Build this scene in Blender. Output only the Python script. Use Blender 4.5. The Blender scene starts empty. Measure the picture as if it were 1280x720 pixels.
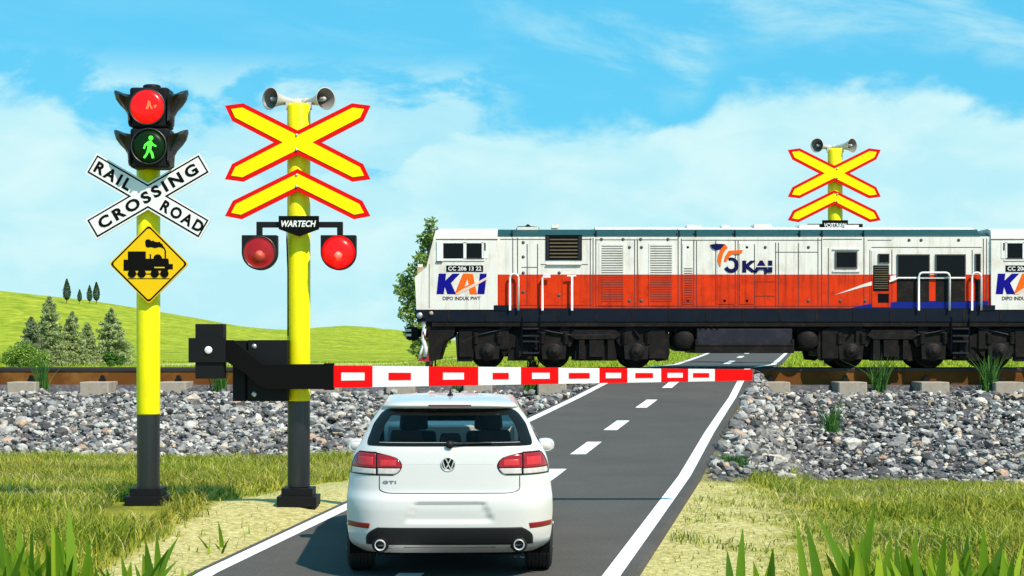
import bpy, math, random
import numpy as np
from mathutils import Vector, Matrix

random.seed(7)
rng = np.random.default_rng(11)
S = bpy.context.scene
COL = S.collection
F, CX, HY, H = 2200.0, 640.0, 430.0, 1.91       # focal length and horizon (in 1280-wide pixels), eye height


def W(px, py, D):
    return ((px - CX) * D / F, D, H - (py - HY) * D / F)


def wx(px, D): return (px - CX) * D / F
def wz(py, D): return H - (py - HY) * D / F


# ------------------------------------------------------------------ materials
def srgb(r, g, b):
    def c(v):
        v /= 255.0
        return v / 12.92 if v <= .04045 else ((v + .055) / 1.055) ** 2.4
    return (c(r), c(g), c(b), 1)


def new_mat(name):
    m = bpy.data.materials.new(name)
    m.use_nodes = True
    return m, m.node_tree.nodes, m.node_tree.links, m.node_tree.nodes['Principled BSDF']


def mat(name, col, rough=.5, metal=0, var=.12, vscale=3.0, bump=0.0, bscale=40.0, coat=0, emit=None, estr=0,
        spec=.5, dirt=None, dscale=2.0, damt=.5, streak=None, samt=.5):
    m, n, l, b = new_mat(name)
    col = tuple(col[:3]) + (1,)
    tc = n.new('ShaderNodeTexCoord')
    nz = n.new('ShaderNodeTexNoise')
    nz.inputs['Scale'].default_value = vscale
    nz.inputs['Detail'].default_value = 6
    l.new(tc.outputs['Object'], nz.inputs['Vector'])
    mx = n.new('ShaderNodeMix'); mx.data_type = 'RGBA'
    mx.inputs['A'].default_value = tuple(c * (1 - var) for c in col[:3]) + (1,)
    mx.inputs['B'].default_value = tuple(min(1, c * (1 + var)) for c in col[:3]) + (1,)
    l.new(nz.outputs['Fac'], mx.inputs['Factor'])
    out = mx.outputs['Result']
    if dirt is not None:
        n2 = n.new('ShaderNodeTexNoise'); n2.inputs['Scale'].default_value = dscale; n2.inputs['Detail'].default_value = 9
        n2.inputs['Roughness'].default_value = .65
        l.new(tc.outputs['Object'], n2.inputs['Vector'])
        r = n.new('ShaderNodeMapRange'); r.inputs['From Min'].default_value = .5; r.inputs['From Max'].default_value = .75
        r.inputs['To Max'].default_value = damt
        l.new(n2.outputs['Fac'], r.inputs['Value'])
        m2 = n.new('ShaderNodeMix'); m2.data_type = 'RGBA'
        l.new(r.outputs['Result'], m2.inputs['Factor']); l.new(out, m2.inputs['A'])
        m2.inputs['B'].default_value = tuple(dirt[:3]) + (1,)
        out = m2.outputs['Result']
    if streak is not None:
        mp = n.new('ShaderNodeMapping'); mp.inputs['Scale'].default_value = (9, 9, .55)
        l.new(tc.outputs['Object'], mp.inputs['Vector'])
        n3 = n.new('ShaderNodeTexNoise'); n3.inputs['Scale'].default_value = 1.0; n3.inputs['Detail'].default_value = 8; n3.inputs['Roughness'].default_value = .7
        l.new(mp.outputs['Vector'], n3.inputs['Vector'])
        r3 = n.new('ShaderNodeMapRange'); r3.inputs['From Min'].default_value = .52; r3.inputs['From Max'].default_value = .72; r3.inputs['To Max'].default_value = samt
        l.new(n3.outputs['Fac'], r3.inputs['Value'])
        m3 = n.new('ShaderNodeMix'); m3.data_type = 'RGBA'
        l.new(r3.outputs['Result'], m3.inputs['Factor']); l.new(out, m3.inputs['A']); m3.inputs['B'].default_value = tuple(streak[:3]) + (1,)
        out = m3.outputs['Result']
    l.new(out, b.inputs['Base Color'])
    b.inputs['Roughness'].default_value = rough
    b.inputs['Metallic'].default_value = metal
    b.inputs['Specular IOR Level'].default_value = spec
    if coat:
        b.inputs['Coat Weight'].default_value = coat
        b.inputs['Coat Roughness'].default_value = .05
    if emit:
        b.inputs['Emission Color'].default_value = tuple(emit[:3]) + (1,)
        b.inputs['Emission Strength'].default_value = estr
    if bump:
        nb = n.new('ShaderNodeTexNoise'); nb.inputs['Scale'].default_value = bscale; nb.inputs['Detail'].default_value = 5
        l.new(tc.outputs['Object'], nb.inputs['Vector'])
        bp = n.new('ShaderNodeBump'); bp.inputs['Strength'].default_value = bump; bp.inputs['Distance'].default_value = .02
        l.new(nb.outputs['Fac'], bp.inputs['Height']); l.new(bp.outputs['Normal'], b.inputs['Normal'])
    return m


def mat_island(name, ramp, rough=.7, trans=0.0, bump=0, bscale=20, spec=.3, ramp2=None, pscale=.4):
    """colour per loose piece (leaf, blade, stone) from a ramp"""
    m, n, l, b = new_mat(name)
    g = n.new('ShaderNodeNewGeometry')
    r = n.new('ShaderNodeValToRGB')
    el = r.color_ramp.elements
    for i, (p, c) in enumerate(ramp):
        e = el[i] if i < 2 else el.new(p)
        e.position = p; e.color = tuple(c[:3]) + (1,)
    l.new(g.outputs['Random Per Island'], r.inputs['Fac'])
    out = r.outputs['Color']
    if ramp2:
        rb = n.new('ShaderNodeValToRGB')
        for i, (p, c) in enumerate(ramp2):
            e = rb.color_ramp.elements[i] if i < 2 else rb.color_ramp.elements.new(p)
            e.position = p; e.color = tuple(c[:3]) + (1,)
        l.new(g.outputs['Random Per Island'], rb.inputs['Fac'])
        tc2 = n.new('ShaderNodeTexCoord'); np2 = n.new('ShaderNodeTexNoise'); np2.inputs['Scale'].default_value = pscale; np2.inputs['Detail'].default_value = 5; np2.inputs['Roughness'].default_value = .65
        l.new(tc2.outputs['Object'], np2.inputs['Vector'])
        mr = n.new('ShaderNodeMapRange'); mr.inputs['From Min'].default_value = .40; mr.inputs['From Max'].default_value = .62
        l.new(np2.outputs['Fac'], mr.inputs['Value'])
        mp_ = n.new('ShaderNodeMix'); mp_.data_type = 'RGBA'
        l.new(mr.outputs['Result'], mp_.inputs['Factor']); l.new(out, mp_.inputs['A']); l.new(rb.outputs['Color'], mp_.inputs['B'])
        out = mp_.outputs['Result']
    if bump:
        tc = n.new('ShaderNodeTexCoord')
        nz = n.new('ShaderNodeTexNoise'); nz.inputs['Scale'].default_value = bscale; nz.inputs['Detail'].default_value = 6
        l.new(tc.outputs['Object'], nz.inputs['Vector'])
        mx = n.new('ShaderNodeMix'); mx.data_type = 'RGBA'; mx.blend_type = 'MULTIPLY'; mx.inputs['Factor'].default_value = .7
        cr = n.new('ShaderNodeMapRange'); cr.inputs['From Min'].default_value = .3; cr.inputs['From Max'].default_value = .7
        cr.inputs['To Min'].default_value = .55; cr.inputs['To Max'].default_value = 1.25
        l.new(nz.outputs['Fac'], cr.inputs['Value'])
        l.new(out, mx.inputs['A']); l.new(cr.outputs['Result'], mx.inputs['B'])
        out = mx.outputs['Result']
        bp = n.new('ShaderNodeBump'); bp.inputs['Strength'].default_value = bump; bp.inputs['Distance'].default_value = .03
        l.new(nz.outputs['Fac'], bp.inputs['Height']); l.new(bp.outputs['Normal'], b.inputs['Normal'])
    l.new(out, b.inputs['Base Color'])
    b.inputs['Roughness'].default_value = rough
    b.inputs['Specular IOR Level'].default_value = spec
    if trans:
        t = n.new('ShaderNodeBsdfTranslucent'); l.new(out, t.inputs['Color'])
        ms = n.new('ShaderNodeMixShader'); ms.inputs['Fac'].default_value = trans
        l.new(b.outputs['BSDF'], ms.inputs[1]); l.new(t.outputs['BSDF'], ms.inputs[2])
        l.new(ms.outputs['Shader'], n['Material Output'].inputs['Surface'])
    return m


def mat_glass(name, tint=.35, refl=.9):
    m, n, l, b = new_mat(name)
    t = n.new('ShaderNodeBsdfTransparent'); t.inputs['Color'].default_value = (tint, tint * 1.02, tint, 1)
    gl = n.new('ShaderNodeBsdfGlossy'); gl.inputs['Roughness'].default_value = .02
    gl.inputs['Color'].default_value = (refl, refl, refl, 1)
    fr = n.new('ShaderNodeFresnel'); fr.inputs['IOR'].default_value = 1.45
    ms = n.new('ShaderNodeMixShader')
    l.new(fr.outputs['Fac'], ms.inputs['Fac']); l.new(t.outputs['BSDF'], ms.inputs[1]); l.new(gl.outputs['BSDF'], ms.inputs[2])
    l.new(ms.outputs['Shader'], n['Material Output'].inputs['Surface'])
    n.remove(b)
    return m


M = {}
M['yellow'] = mat('post_yellow', (.90, .80, .002), .4, var=.03, spec=.25, dirt=(.50, .41, .03), dscale=2.6, damt=.3, streak=(.55, .45, .03), samt=.35)
M['black'] = mat('black_paint', (.008, .008, .009), .5, var=.3, spec=.16, bump=.05, bscale=60)
M['blacksat'] = mat('black_satin', (.008, .008, .009), .38, var=.2, spec=.8)
M['blackflat'] = mat('black_flat', (.004, .004, .004), .8, var=.1, spec=.08)
M['signred'] = mat('sign_red', (.70, .004, .004), .55, var=.05, spec=.1)
M['signyellow'] = mat('sign_yellow', (.92, .80, .002), .5, var=.03, spec=.1)
M['signwhite'] = mat('sign_white', (.80, .80, .80), .45, var=.04, dirt=(.5, .48, .42), damt=.15)
M['diamond'] = mat('diamond_yellow', (.78, .49, .005), .5, var=.04, spec=.12)
M['horn'] = mat('horn_grey', (.50, .48, .45), .45, var=.08)
M['hornin'] = mat('horn_inside', (.20, .19, .175), .5, var=.15)
M['steel'] = mat('bare_steel', (.55, .55, .55), .35, metal=.8, var=.1)
M['lampon'] = mat('lit_red_lens', (.6, .004, .004), .25, emit=(1, .006, .005), estr=.55, var=.05, spec=.3)
M['lampcore'] = mat('lit_red_bulb', (.8, .2, .12), .25, emit=(1, .22, .14), estr=.8, var=.05)
M['lampoff'] = mat('unlit_red_lens', (.24, .006, .008), .2, var=.3, spec=.4, vscale=8, emit=(1, .01, .008), estr=.10)  # weak emission added so this lens looks dimly lit
M['lampoffcore'] = mat('unlit_red_reflector', (.42, .05, .035), .35, var=.15, spec=.3)
M['greenglass'] = mat('dark_green_lens', (.003, .012, .003), .35, spec=.12, emit=(.01, .09, .01), estr=.12)
M['walker'] = mat('lit_green_figure', (.05, .5, .04), .5, spec=.1, emit=(.10, 1.0, .06), estr=.75, var=.05)
M['figure'] = mat('faint_amber_figure', (.7, .12, .05), .5, spec=.1, emit=(1, .14, .05), estr=.6)
M['boomred'] = mat('boom_red', (.80, .003, .004), .55, var=.05, spec=.1)
M['boomwhite'] = mat('boom_white', (.80, .79, .78), .45, var=.03, spec=.2, dirt=(.5, .48, .44), dscale=6, damt=.25)
# train
rust = (.23, .12, .06)
M['trainwhite'] = mat('train_white', (.76, .73, .67), .45, var=.05, spec=.2, dirt=(.40, .33, .21), dscale=1.6, damt=.45, streak=(.36, .30, .20), samt=.5)
M['trainred'] = mat('train_red', (.66, .038, .004), .5, var=.30, vscale=1.6, spec=.12, dirt=(.22, .014, .005), dscale=3.0, damt=.7, streak=(.16, .014, .006), samt=.75)
M['trainteal'] = mat('train_teal', (.016, .062, .066), .45, var=.4, spec=.15, dirt=(.006, .02, .026), dscale=3, damt=.7)
M['trainnavy'] = mat('train_navy', (.0045, .008, .017), .5, var=.3, spec=.15, dirt=(.014, .014, .014), damt=.5)
M['trainblue'] = mat('train_blue', (.004, .014, .20), .4, var=.2, spec=.2)
M['seam'] = mat('panel_seam', (.07, .065, .06), .7, var=.3)
M['seamred'] = mat('panel_seam_red', (.16, .016, .008), .7, var=.3)
M['traindark'] = mat('bogie_dark', (.0085, .007, .0065), .65, var=.5, spec=.15, dirt=(.034, .023, .017), dscale=4, damt=.8, bump=.3, bscale=30)
M['axle'] = mat('axle_box_dark', (.011, .009, .009), .6, var=.4, spec=.15, dirt=(.035, .026, .022), dscale=6, damt=.7)
M['tank'] = mat('tank_dark', (.019, .018, .027), .5, var=.3, spec=.2, dirt=(.05, .045, .045), dscale=3, damt=.6)
M['trainglass'] = mat('train_glass', (.003, .003, .004), .1, var=.2, spec=.18)
M['louvre'] = mat('louvre_shadow', (.16, .15, .13), .6, var=.2)
M['grille'] = mat('grille_bronze', (.13, .095, .045), .5, var=.3)
M['logoblue'] = mat('logo_blue', (.006, .004, .22), .5, var=.05, spec=.1)
M['logonavy'] = mat('logo_navy', (.006, .006, .065), .5, var=.05, spec=.1)
M['logoorange'] = mat('logo_orange', (.80, .13, .008), .5, var=.05, spec=.1)
M['logopink'] = mat('logo_pink', (.82, .55, .45), .4, var=.05)
M['handrail'] = mat('handrail_white', (.78, .77, .74), .4, var=.05)
M['beige'] = mat('lamp_beige', (.45, .33, .2), .5)
M['hosered'] = mat('hose_red', (.35, .02, .02), .5)
# track
M['rail'] = mat('rail_rust', (.13, .048, .008), .75, var=.25, vscale=1.2, spec=.15, dirt=(.36, .17, .045), dscale=.9, damt=.6, bump=.2)
M['railtop'] = mat('rail_top', (.02, .016, .014), .5, var=.3)
M['concrete'] = mat('sleeper_concrete', (.37, .32, .26), .85, var=.15, spec=.2, dirt=(.17, .14, .11), dscale=4, damt=.7, bump=.3, bscale=60, streak=(.16, .11, .07), samt=.5)
# car
M['carwhite'] = mat('car_white', (.60, .59, .575), .28, var=.012, coat=.5)
M['carblack'] = mat('car_black_plastic', (.009, .009, .010), .5, var=.15, spec=.25, bump=.08, bscale=200)
M['frit'] = mat('car_window_border', (.006, .0065, .0065), .15, var=.1, spec=.2)
M['seamcar'] = mat('car_seam', (.05, .05, .05), .6)
M['tyre'] = mat('tyre_rubber', (.014, .014, .014), .75, var=.2, bump=.2, bscale=80)
M['rim'] = mat('alloy_rim', (.4, .4, .4), .3, metal=.8)
M['chrome'] = mat('chrome', (.62, .62, .62), .3, metal=.35, var=.02)
M['badge'] = mat('grey_badge', (.16, .16, .16), .4)
M['tailred'] = mat('tail_lamp_red', (.30, .004, .007), .15, var=.3, vscale=14, coat=.3)
M['tailred2'] = mat('tail_lamp_bright', (.52, .022, .022), .25, var=.3, vscale=20, coat=.2)
M['tailclear'] = mat('tail_lamp_clear', (.55, .50, .48), .15, var=.35, vscale=22, coat=.8)
M['reflector'] = mat('reflector_red', (.22, .008, .008), .25, var=.2)
M['seat'] = mat('seat_fabric', (.022, .023, .024), .8, var=.2)
M['interior'] = mat('car_interior', (.42, .42, .41), .8)
M['paletrim'] = mat('pale_trim', (.80, .79, .77), .7)
M['mirrorgrey'] = mat('cabin_mirror', (.55, .55, .55), .4)
M['silverlip'] = mat('under_lip', (.13, .13, .13), .5, metal=.3, var=.3)
M['glass'] = mat_glass('window_glass', .97, .5)
M['glassrear'] = mat_glass('rear_window_glass', .95, .3)
# vegetation
M['bark'] = mat('bark', (.10, .07, .045), .9, var=.4, vscale=12, bump=.6, bscale=25)
M['conifer'] = mat_island('conifer_needles', [(0, (.20, .26, .11)), (.45, (.36, .43, .18)), (.8, (.52, .58, .27)), (1, (.66, .70, .40))], trans=.45)
M['coniferdark'] = mat_island('dark_conifer_needles', [(0, (.11, .155, .085)), (.5, (.23, .29, .145)), (1, (.46, .50, .28))], trans=.4)
M['cypress'] = mat_island('cypress_leaves', [(0, (.012, .035, .010)), (.6, (.035, .085, .02)), (1, (.10, .18, .05))], trans=.1)
M['bush'] = mat_island('bush_leaves', [(0, (.05, .12, .015)), (.5, (.19, .33, .04)), (1, (.46, .60, .13))], trans=.3)
M['bushdark'] = mat_island('dark_bush_leaves', [(0, (.02, .07, .012)), (.5, (.06, .17, .025)), (1, (.20, .34, .06))], trans=.25)
M['leafy'] = mat_island('tree_leaves', [(0, (.06, .12, .015)), (.5, (.18, .29, .045)), (.85, (.34, .46, .11)), (1, (.58, .64, .28))], trans=.45)
M['grass'] = mat_island('field_grass', [(0, (.045, .09, .006)), (.3, (.15, .24, .010)), (.65, (.29, .38, .020)), (1, (.54, .54, .09))], trans=.3, bump=.05, bscale=.55, ramp2=[(0, (.08, .11, .008)), (.3, (.26, .29, .018)), (.65, (.46, .43, .045)), (1, (.70, .58, .16))], pscale=.42)
M['straw'] = mat_island('dry_stalks', [(0, (.20, .19, .05)), (.5, (.48, .42, .15)), (1, (.75, .68, .35))], trans=.25)
M['sandgrass'] = mat_island('sand_grass', [(0, (.13, .16, .02)), (.4, (.34, .33, .06)), (.75, (.55, .48, .15)), (1, (.75, .66, .30))], trans=.2)
M['meadow'] = mat_island('meadow_grass', [(0, (.15, .24, .012)), (.5, (.30, .40, .025)), (1, (.50, .56, .07))], trans=.3)
M['broad'] = mat_island('broad_blades', [(0, (.05, .13, .006)), (.5, (.14, .27, .010)), (1, (.36, .48, .03))], trans=.35, rough=.45)
M['tuft'] = mat_island('tuft_blades', [(0, (.012, .05, .008)), (.6, (.03, .12, .015)), (1, (.09, .22, .03))], trans=.25)
M['stone'] = mat_island('ballast_stone', [(0, (.06, .057, .056)), (.22, (.135, .13, .13)), (.5, (.25, .243, .24)), (.74, (.40, .385, .36)), (.90, (.60, .57, .52)), (.955, (.50, .41, .30)), (1, (.42, .26, .18))],
                        rough=.8, bump=.5, bscale=11)


# ------------------------------------------------------------------ mesh helpers
class MB:
    def __init__(s):
        s.v, s.f, s.m, s.sm = [], [], [], []

    def add(s, vs, fs, mi=0, smooth=False):
        o = len(s.v)
        s.v += [tuple(v) for v in vs]
        for f in fs:
            s.f.append([i + o for i in f]); s.m.append(mi); s.sm.append(smooth)
        return s

    def box(s, x0, x1, y0, y1, z0, z1, mi=0, bev=0.0):
        if bev:
            b = bev
            q = [(x0 + b, y0 + b, z0), (x1 - b, y0 + b, z0), (x1 - b, y1 - b, z0), (x0 + b, y1 - b, z0)]
            def ring(z, i):
                return [(x0 + i, y0, z), (x1 - i, y0, z), (x1, y0 + i, z), (x1, y1 - i, z), (x1 - i, y1, z), (x0 + i, y1, z), (x0, y1 - i, z), (x0, y0 + i, z)]
            def ring2(z):
                return [(x0 + b, y0 + b * .5, z), (x1 - b, y0 + b * .5, z), (x1 - b * .5, y0 + b, z), (x1 - b * .5, y1 - b, z), (x1 - b, y1 - b * .5, z), (x0 + b, y1 - b * .5, z), (x0 + b * .5, y1 - b, z), (x0 + b * .5, y0 + b, z)]
            rings = [ring2(z0), ring(z0 + b * .5, b), ring(z1 - b * .5, b), ring2(z1)]
            vs = sum(rings, []); fs = []
            for k in range(3):
                for i in range(8):
                    j = (i + 1) % 8
                    fs.append([k * 8 + i, k * 8 + j, k * 8 + 8 + j, k * 8 + 8 + i])
            fs.append(list(range(7, -1, -1))); fs.append(list(range(24, 32)))
            return s.add(vs, fs, mi)
        vs = [(x0, y0, z0), (x1, y0, z0), (x1, y1, z0), (x0, y1, z0), (x0, y0, z1), (x1, y0, z1), (x1, y1, z1), (x0, y1, z1)]
        return s.add(vs, [[0, 3, 2, 1], [4, 5, 6, 7], [0, 1, 5, 4], [1, 2, 6, 5], [2, 3, 7, 6], [3, 0, 4, 7]], mi)

    def prism(s, pts, y0, y1, mi=0, inset=None, side_mi=None):
        """pts: (x,z) outline; y0 = front (towards the camera), y1 = back"""
        a = sum(pts[i][0] * pts[(i + 1) % len(pts)][1] - pts[(i + 1) % len(pts)][0] * pts[i][1] for i in range(len(pts)))
        if a < 0: pts = pts[::-1]
        n = len(pts)
        vs = [(p[0], y0, p[1]) for p in pts] + [(p[0], y1, p[1]) for p in pts]
        s.add(vs, [list(range(n)), list(range(2 * n - 1, n - 1, -1))], mi)
        o = len(s.v) - 2 * n
        for i in range(n):
            j = (i + 1) % n
            s.f.append([o + j, o + i, o + n + i, o + n + j]); s.m.append(mi if side_mi is None else side_mi); s.sm.append(False)
        return s

    def cyl(s, p0, p1, r0, r1=None, n=20, mi=0, cap=True, smooth=True):
        r1 = r0 if r1 is None else r1
        p0, p1 = Vector(p0), Vector(p1)
        d = (p1 - p0).normalized()
        a = d.orthogonal().normalized(); b = d.cross(a)
        vs = []
        for p, r in ((p0, r0), (p1, r1)):
            for i in range(n):
                t = 2 * math.pi * i / n
                vs.append(p + a * (r * math.cos(t)) + b * (r * math.sin(t)))
        s.add(vs, [[i, (i + 1) % n, n + (i + 1) % n, n + i] for i in range(n)], mi, smooth)
        if cap:
            o = len(s.v) - 2 * n
            s.f += [[o + i for i in range(n - 1, -1, -1)], [o + n + i for i in range(n)]]; s.m += [mi, mi]; s.sm += [False, False]
        return s

    def lathe(s, prof, origin, axis, n=32, mi=0, smooth=True):
        """prof: (r, h) along axis"""
        o, d = Vector(origin), Vector(axis).normalized()
        a = d.orthogonal().normalized(); b = d.cross(a)
        vs = []
        for r, h in prof:
            for i in range(n):
                t = 2 * math.pi * i / n
                vs.append(o + d * h + a * (r * math.cos(t)) + b * (r * math.sin(t)))
        fs = []
        for k in range(len(prof) - 1):
            for i in range(n):
                j = (i + 1) % n
                fs.append([k * n + i, k * n + j, (k + 1) * n + j, (k + 1) * n + i])
        return s.add(vs, fs, mi, smooth)

    def tube(s, pts, r, n=8, mi=0):
        pts = [Vector(p) for p in pts]
        rings = []
        for i, p in enumerate(pts):
            d = (pts[min(i + 1, len(pts) - 1)] - pts[max(i - 1, 0)]).normalized()
            up = Vector((0, 0, 1)) if abs(d.z) < .95 else Vector((0, 1, 0))
            a = d.cross(up).normalized(); b = d.cross(a)
            rr = r[i] if isinstance(r, (list, tuple)) else r
            rings.append([p + a * (rr * math.cos(2 * math.pi * k / n)) + b * (rr * math.sin(2 * math.pi * k / n)) for k in range(n)])
        vs = sum(rings, []); fs = []
        for k in range(len(pts) - 1):
            for i in range(n):
                j = (i + 1) % n
                fs.append([k * n + i, k * n + j, (k + 1) * n + j, (k + 1) * n + i])
        s.add(vs, fs, mi, True)
        o = len(s.v) - len(vs)
        s.f += [[o + i for i in range(n)], [o + len(vs) - n + i for i in range(n)]]; s.m += [mi, mi]; s.sm += [False, False]
        return s

    def build(s, name, mats, parent=None, off=None, bevel=0.0):
        me = bpy.data.meshes.new(name)
        if off is None:
            off = root_loc(parent) if parent is not None else Vector((0, 0, 0))
        me.from_pydata([(v[0] - off[0], v[1] - off[1], v[2] - off[2]) for v in s.v], [], s.f)
        if not isinstance(mats, (list, tuple)): mats = [mats]
        for m in mats: me.materials.append(m)
        me.polygons.foreach_set('material_index', s.m)
        me.polygons.foreach_set('use_smooth', s.sm)
        me.validate(); me.update()
        o = bpy.data.objects.new(name, me); COL.objects.link(o)
        if parent is not None: o.parent = parent
        if bevel:
            b = o.modifiers.new('bevel', 'BEVEL'); b.width = bevel; b.segments = 2; b.limit_method = 'ANGLE'
        return o


def root_loc(o):
    while o.parent is not None: o = o.parent
    return Vector(o.get('_o', (0, 0, 0)))


def tag(o, label=None, cat=None, group=None, kind=None):
    if label: o['label'] = label
    if cat: o['category'] = cat
    if group: o['group'] = group
    if kind: o['kind'] = kind
    return o


def thing(name, label, cat, loc=(0, 0, 0), group=None):
    o = bpy.data.objects.new(name, None); COL.objects.link(o)
    o.location = loc; o.empty_display_size = .2
    o['_o'] = [float(c) for c in loc]
    return tag(o, label, cat, group)


def mesh_np(name, V, Fc, m, parent=None, smooth=False):
    me = bpy.data.meshes.new(name)
    V = np.asarray(V, dtype=np.float32); Fc = np.asarray(Fc, dtype=np.int32)
    k = Fc.shape[1]
    me.vertices.add(len(V)); me.vertices.foreach_set('co', V.ravel())
    me.loops.add(Fc.size); me.loops.foreach_set('vertex_index', Fc.ravel())
    me.polygons.add(len(Fc)); me.polygons.foreach_set('loop_start', np.arange(0, Fc.size, k, dtype=np.int32))
    me.polygons.foreach_set('use_smooth', np.full(len(Fc), smooth))
    me.update(calc_edges=True)
    me.materials.append(m)
    o = bpy.data.objects.new(name, me); COL.objects.link(o)
    if parent is not None: o.parent = parent
    return o


def inset_poly(pts, d):
    a = sum(pts[i][0] * pts[(i + 1) % len(pts)][1] - pts[(i + 1) % len(pts)][0] * pts[i][1] for i in range(len(pts)))
    if a < 0: pts = pts[::-1]
    n = len(pts); out = []
    for i in range(n):
        p0, p1, p2 = Vector(pts[i - 1]), Vector(pts[i]), Vector(pts[(i + 1) % n])
        e1, e2 = (p1 - p0).normalized(), (p2 - p1).normalized()
        n1, n2 = Vector((-e1.y, e1.x)), Vector((-e2.y, e2.x))
        k = 1 + n1.dot(n2)
        out.append(tuple(p1 + (n1 + n2) * (d / max(k, .3))))
    return out


def pxpoly(pts, D):
    return [(wx(x, D), wz(y, D)) for x, y in pts]


def text_mesh(name, string, m, parent, c, w, h, ang=0.0, depth=.004, bold=.02, shear=0.0, mirror=False, spacing=1.0, off=None, proj=None):
    """lettering in the XZ plane facing -Y, fitted to w x h round the centre c (x, y_front, z); depth is its thickness"""
    cu = bpy.data.curves.new(name, 'FONT')
    cu.body = string; cu.extrude = .5; cu.offset = bold; cu.shear = shear; cu.space_character = spacing; cu.resolution_u = 3
    t = bpy.data.objects.new(name, cu); COL.objects.link(t)
    dg = bpy.context.evaluated_depsgraph_get()
    me = bpy.data.meshes.new_from_object(t.evaluated_get(dg))
    bpy.data.objects.remove(t); bpy.data.curves.remove(cu)
    n = len(me.vertices)
    co = np.empty(n * 3, dtype=np.float32); me.vertices.foreach_get('co', co); co = co.reshape(-1, 3)
    mn, mxx = co.min(0), co.max(0)
    u = (co[:, 0] - (mn[0] + mxx[0]) / 2) / (mxx[0] - mn[0]) * w
    v = (co[:, 1] - (mn[1] + mxx[1]) / 2) / (mxx[1] - mn[1]) * h
    d = (co[:, 2] - mn[2]) / (mxx[2] - mn[2])
    if mirror: u = -u
    ca, sa = math.cos(ang), math.sin(ang)
    if off is None: off = root_loc(parent)
    X = c[0] + u * ca - v * sa
    Z = c[2] + u * sa + v * ca
    Y = (c[1] if proj is None else proj(X, Z)) + (1 - d) * depth
    out = np.stack([X - off[0], Y - off[1], Z - off[2]], 1).astype(np.float32)
    me.vertices.foreach_set('co', out.ravel())
    me.materials.clear(); me.materials.append(m)
    if mirror: me.flip_normals()
    me.update(); me.name = name
    o = bpy.data.objects.new(name, me); COL.objects.link(o); o.parent = parent
    return o


def ss(a, b, x):
    t = np.clip((np.asarray(x, dtype=float) - a) / (b - a), 0, 1)
    return t * t * (3 - 2 * t)


# ------------------------------------------------------------------ road and ground shape
RP = np.array([(-12, -1.145), (4, -.538), (15.7, -.095), (38, .75), (45.9, 1.272), (48.6, 1.28), (52, 1.30), (70, 1.45), (95, 1.60), (140, 1.62), (400, 1.62)])


def zr(d): return np.interp(d, RP[:, 0], RP[:, 1])


RE = []      # (D, left x, right x) of the asphalt
for D_ in [-12, 0, 6, 10]:
    RE.append((D_, -2.32 - (15.3 - D_) * .168, 1.043 - (15.3 - D_) * .172 + .0))
for (y_, l_, r_) in [(720, 230, 790), (657, 366, 832), (595, 500, 873), (541, 617, 900), (510, 684, 918), (497, 712, 926)]:
    D_ = 5720 / (y_ - 346.6)
    RE.append((D_, wx(l_, D_), wx(r_, D_)))
for (D_, l_, r_) in [(42, 752, 935), (45.9, 790, 943), (48.4, 806, 955), (52, 838, 974), (60, 857, 980), (70, 873, 985), (95, 893, 991), (140, 905, 990), (220, 900, 955)]:
    RE.append((D_, wx(l_, D_), wx(r_, D_)))
RE = np.array(RE)


def rl(d): return np.interp(d, RE[:, 0], RE[:, 1])
def rr(d): return np.interp(d, RE[:, 0], RE[:, 2])


hillA_px = np.array([(-500, 352), (-150, 352), (0, 362), (60, 367), (125, 380), (200, 393), (300, 411), (360, 421), (430, 432), (560, 440), (900, 440)], dtype=float)
hillB_px = np.array([(100, 440), (250, 432), (340, 424), (388, 416), (420, 410), (452, 406), (485, 409), (520, 417), (560, 428), (700, 430), (900, 422), (1100, 414), (1280, 410), (1700, 405), (2400, 415)], dtype=float)
HAx, HAz = (hillA_px[:, 0] - CX) * 260 / F, H - (hillA_px[:, 1] - HY) * 260 / F
HBx, HBz = (hillB_px[:, 0] - CX) * 380 / F, H - (hillB_px[:, 1] - HY) * 380 / F


def smooth_interp(x, xp, fp, w):
    return (np.interp(x - w, xp, fp) + 2 * np.interp(x - w / 2, xp, fp) + 2 * np.interp(x, xp, fp) + 2 * np.interp(x + w / 2, xp, fp) + np.interp(x + w, xp, fp)) / 8


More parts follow.
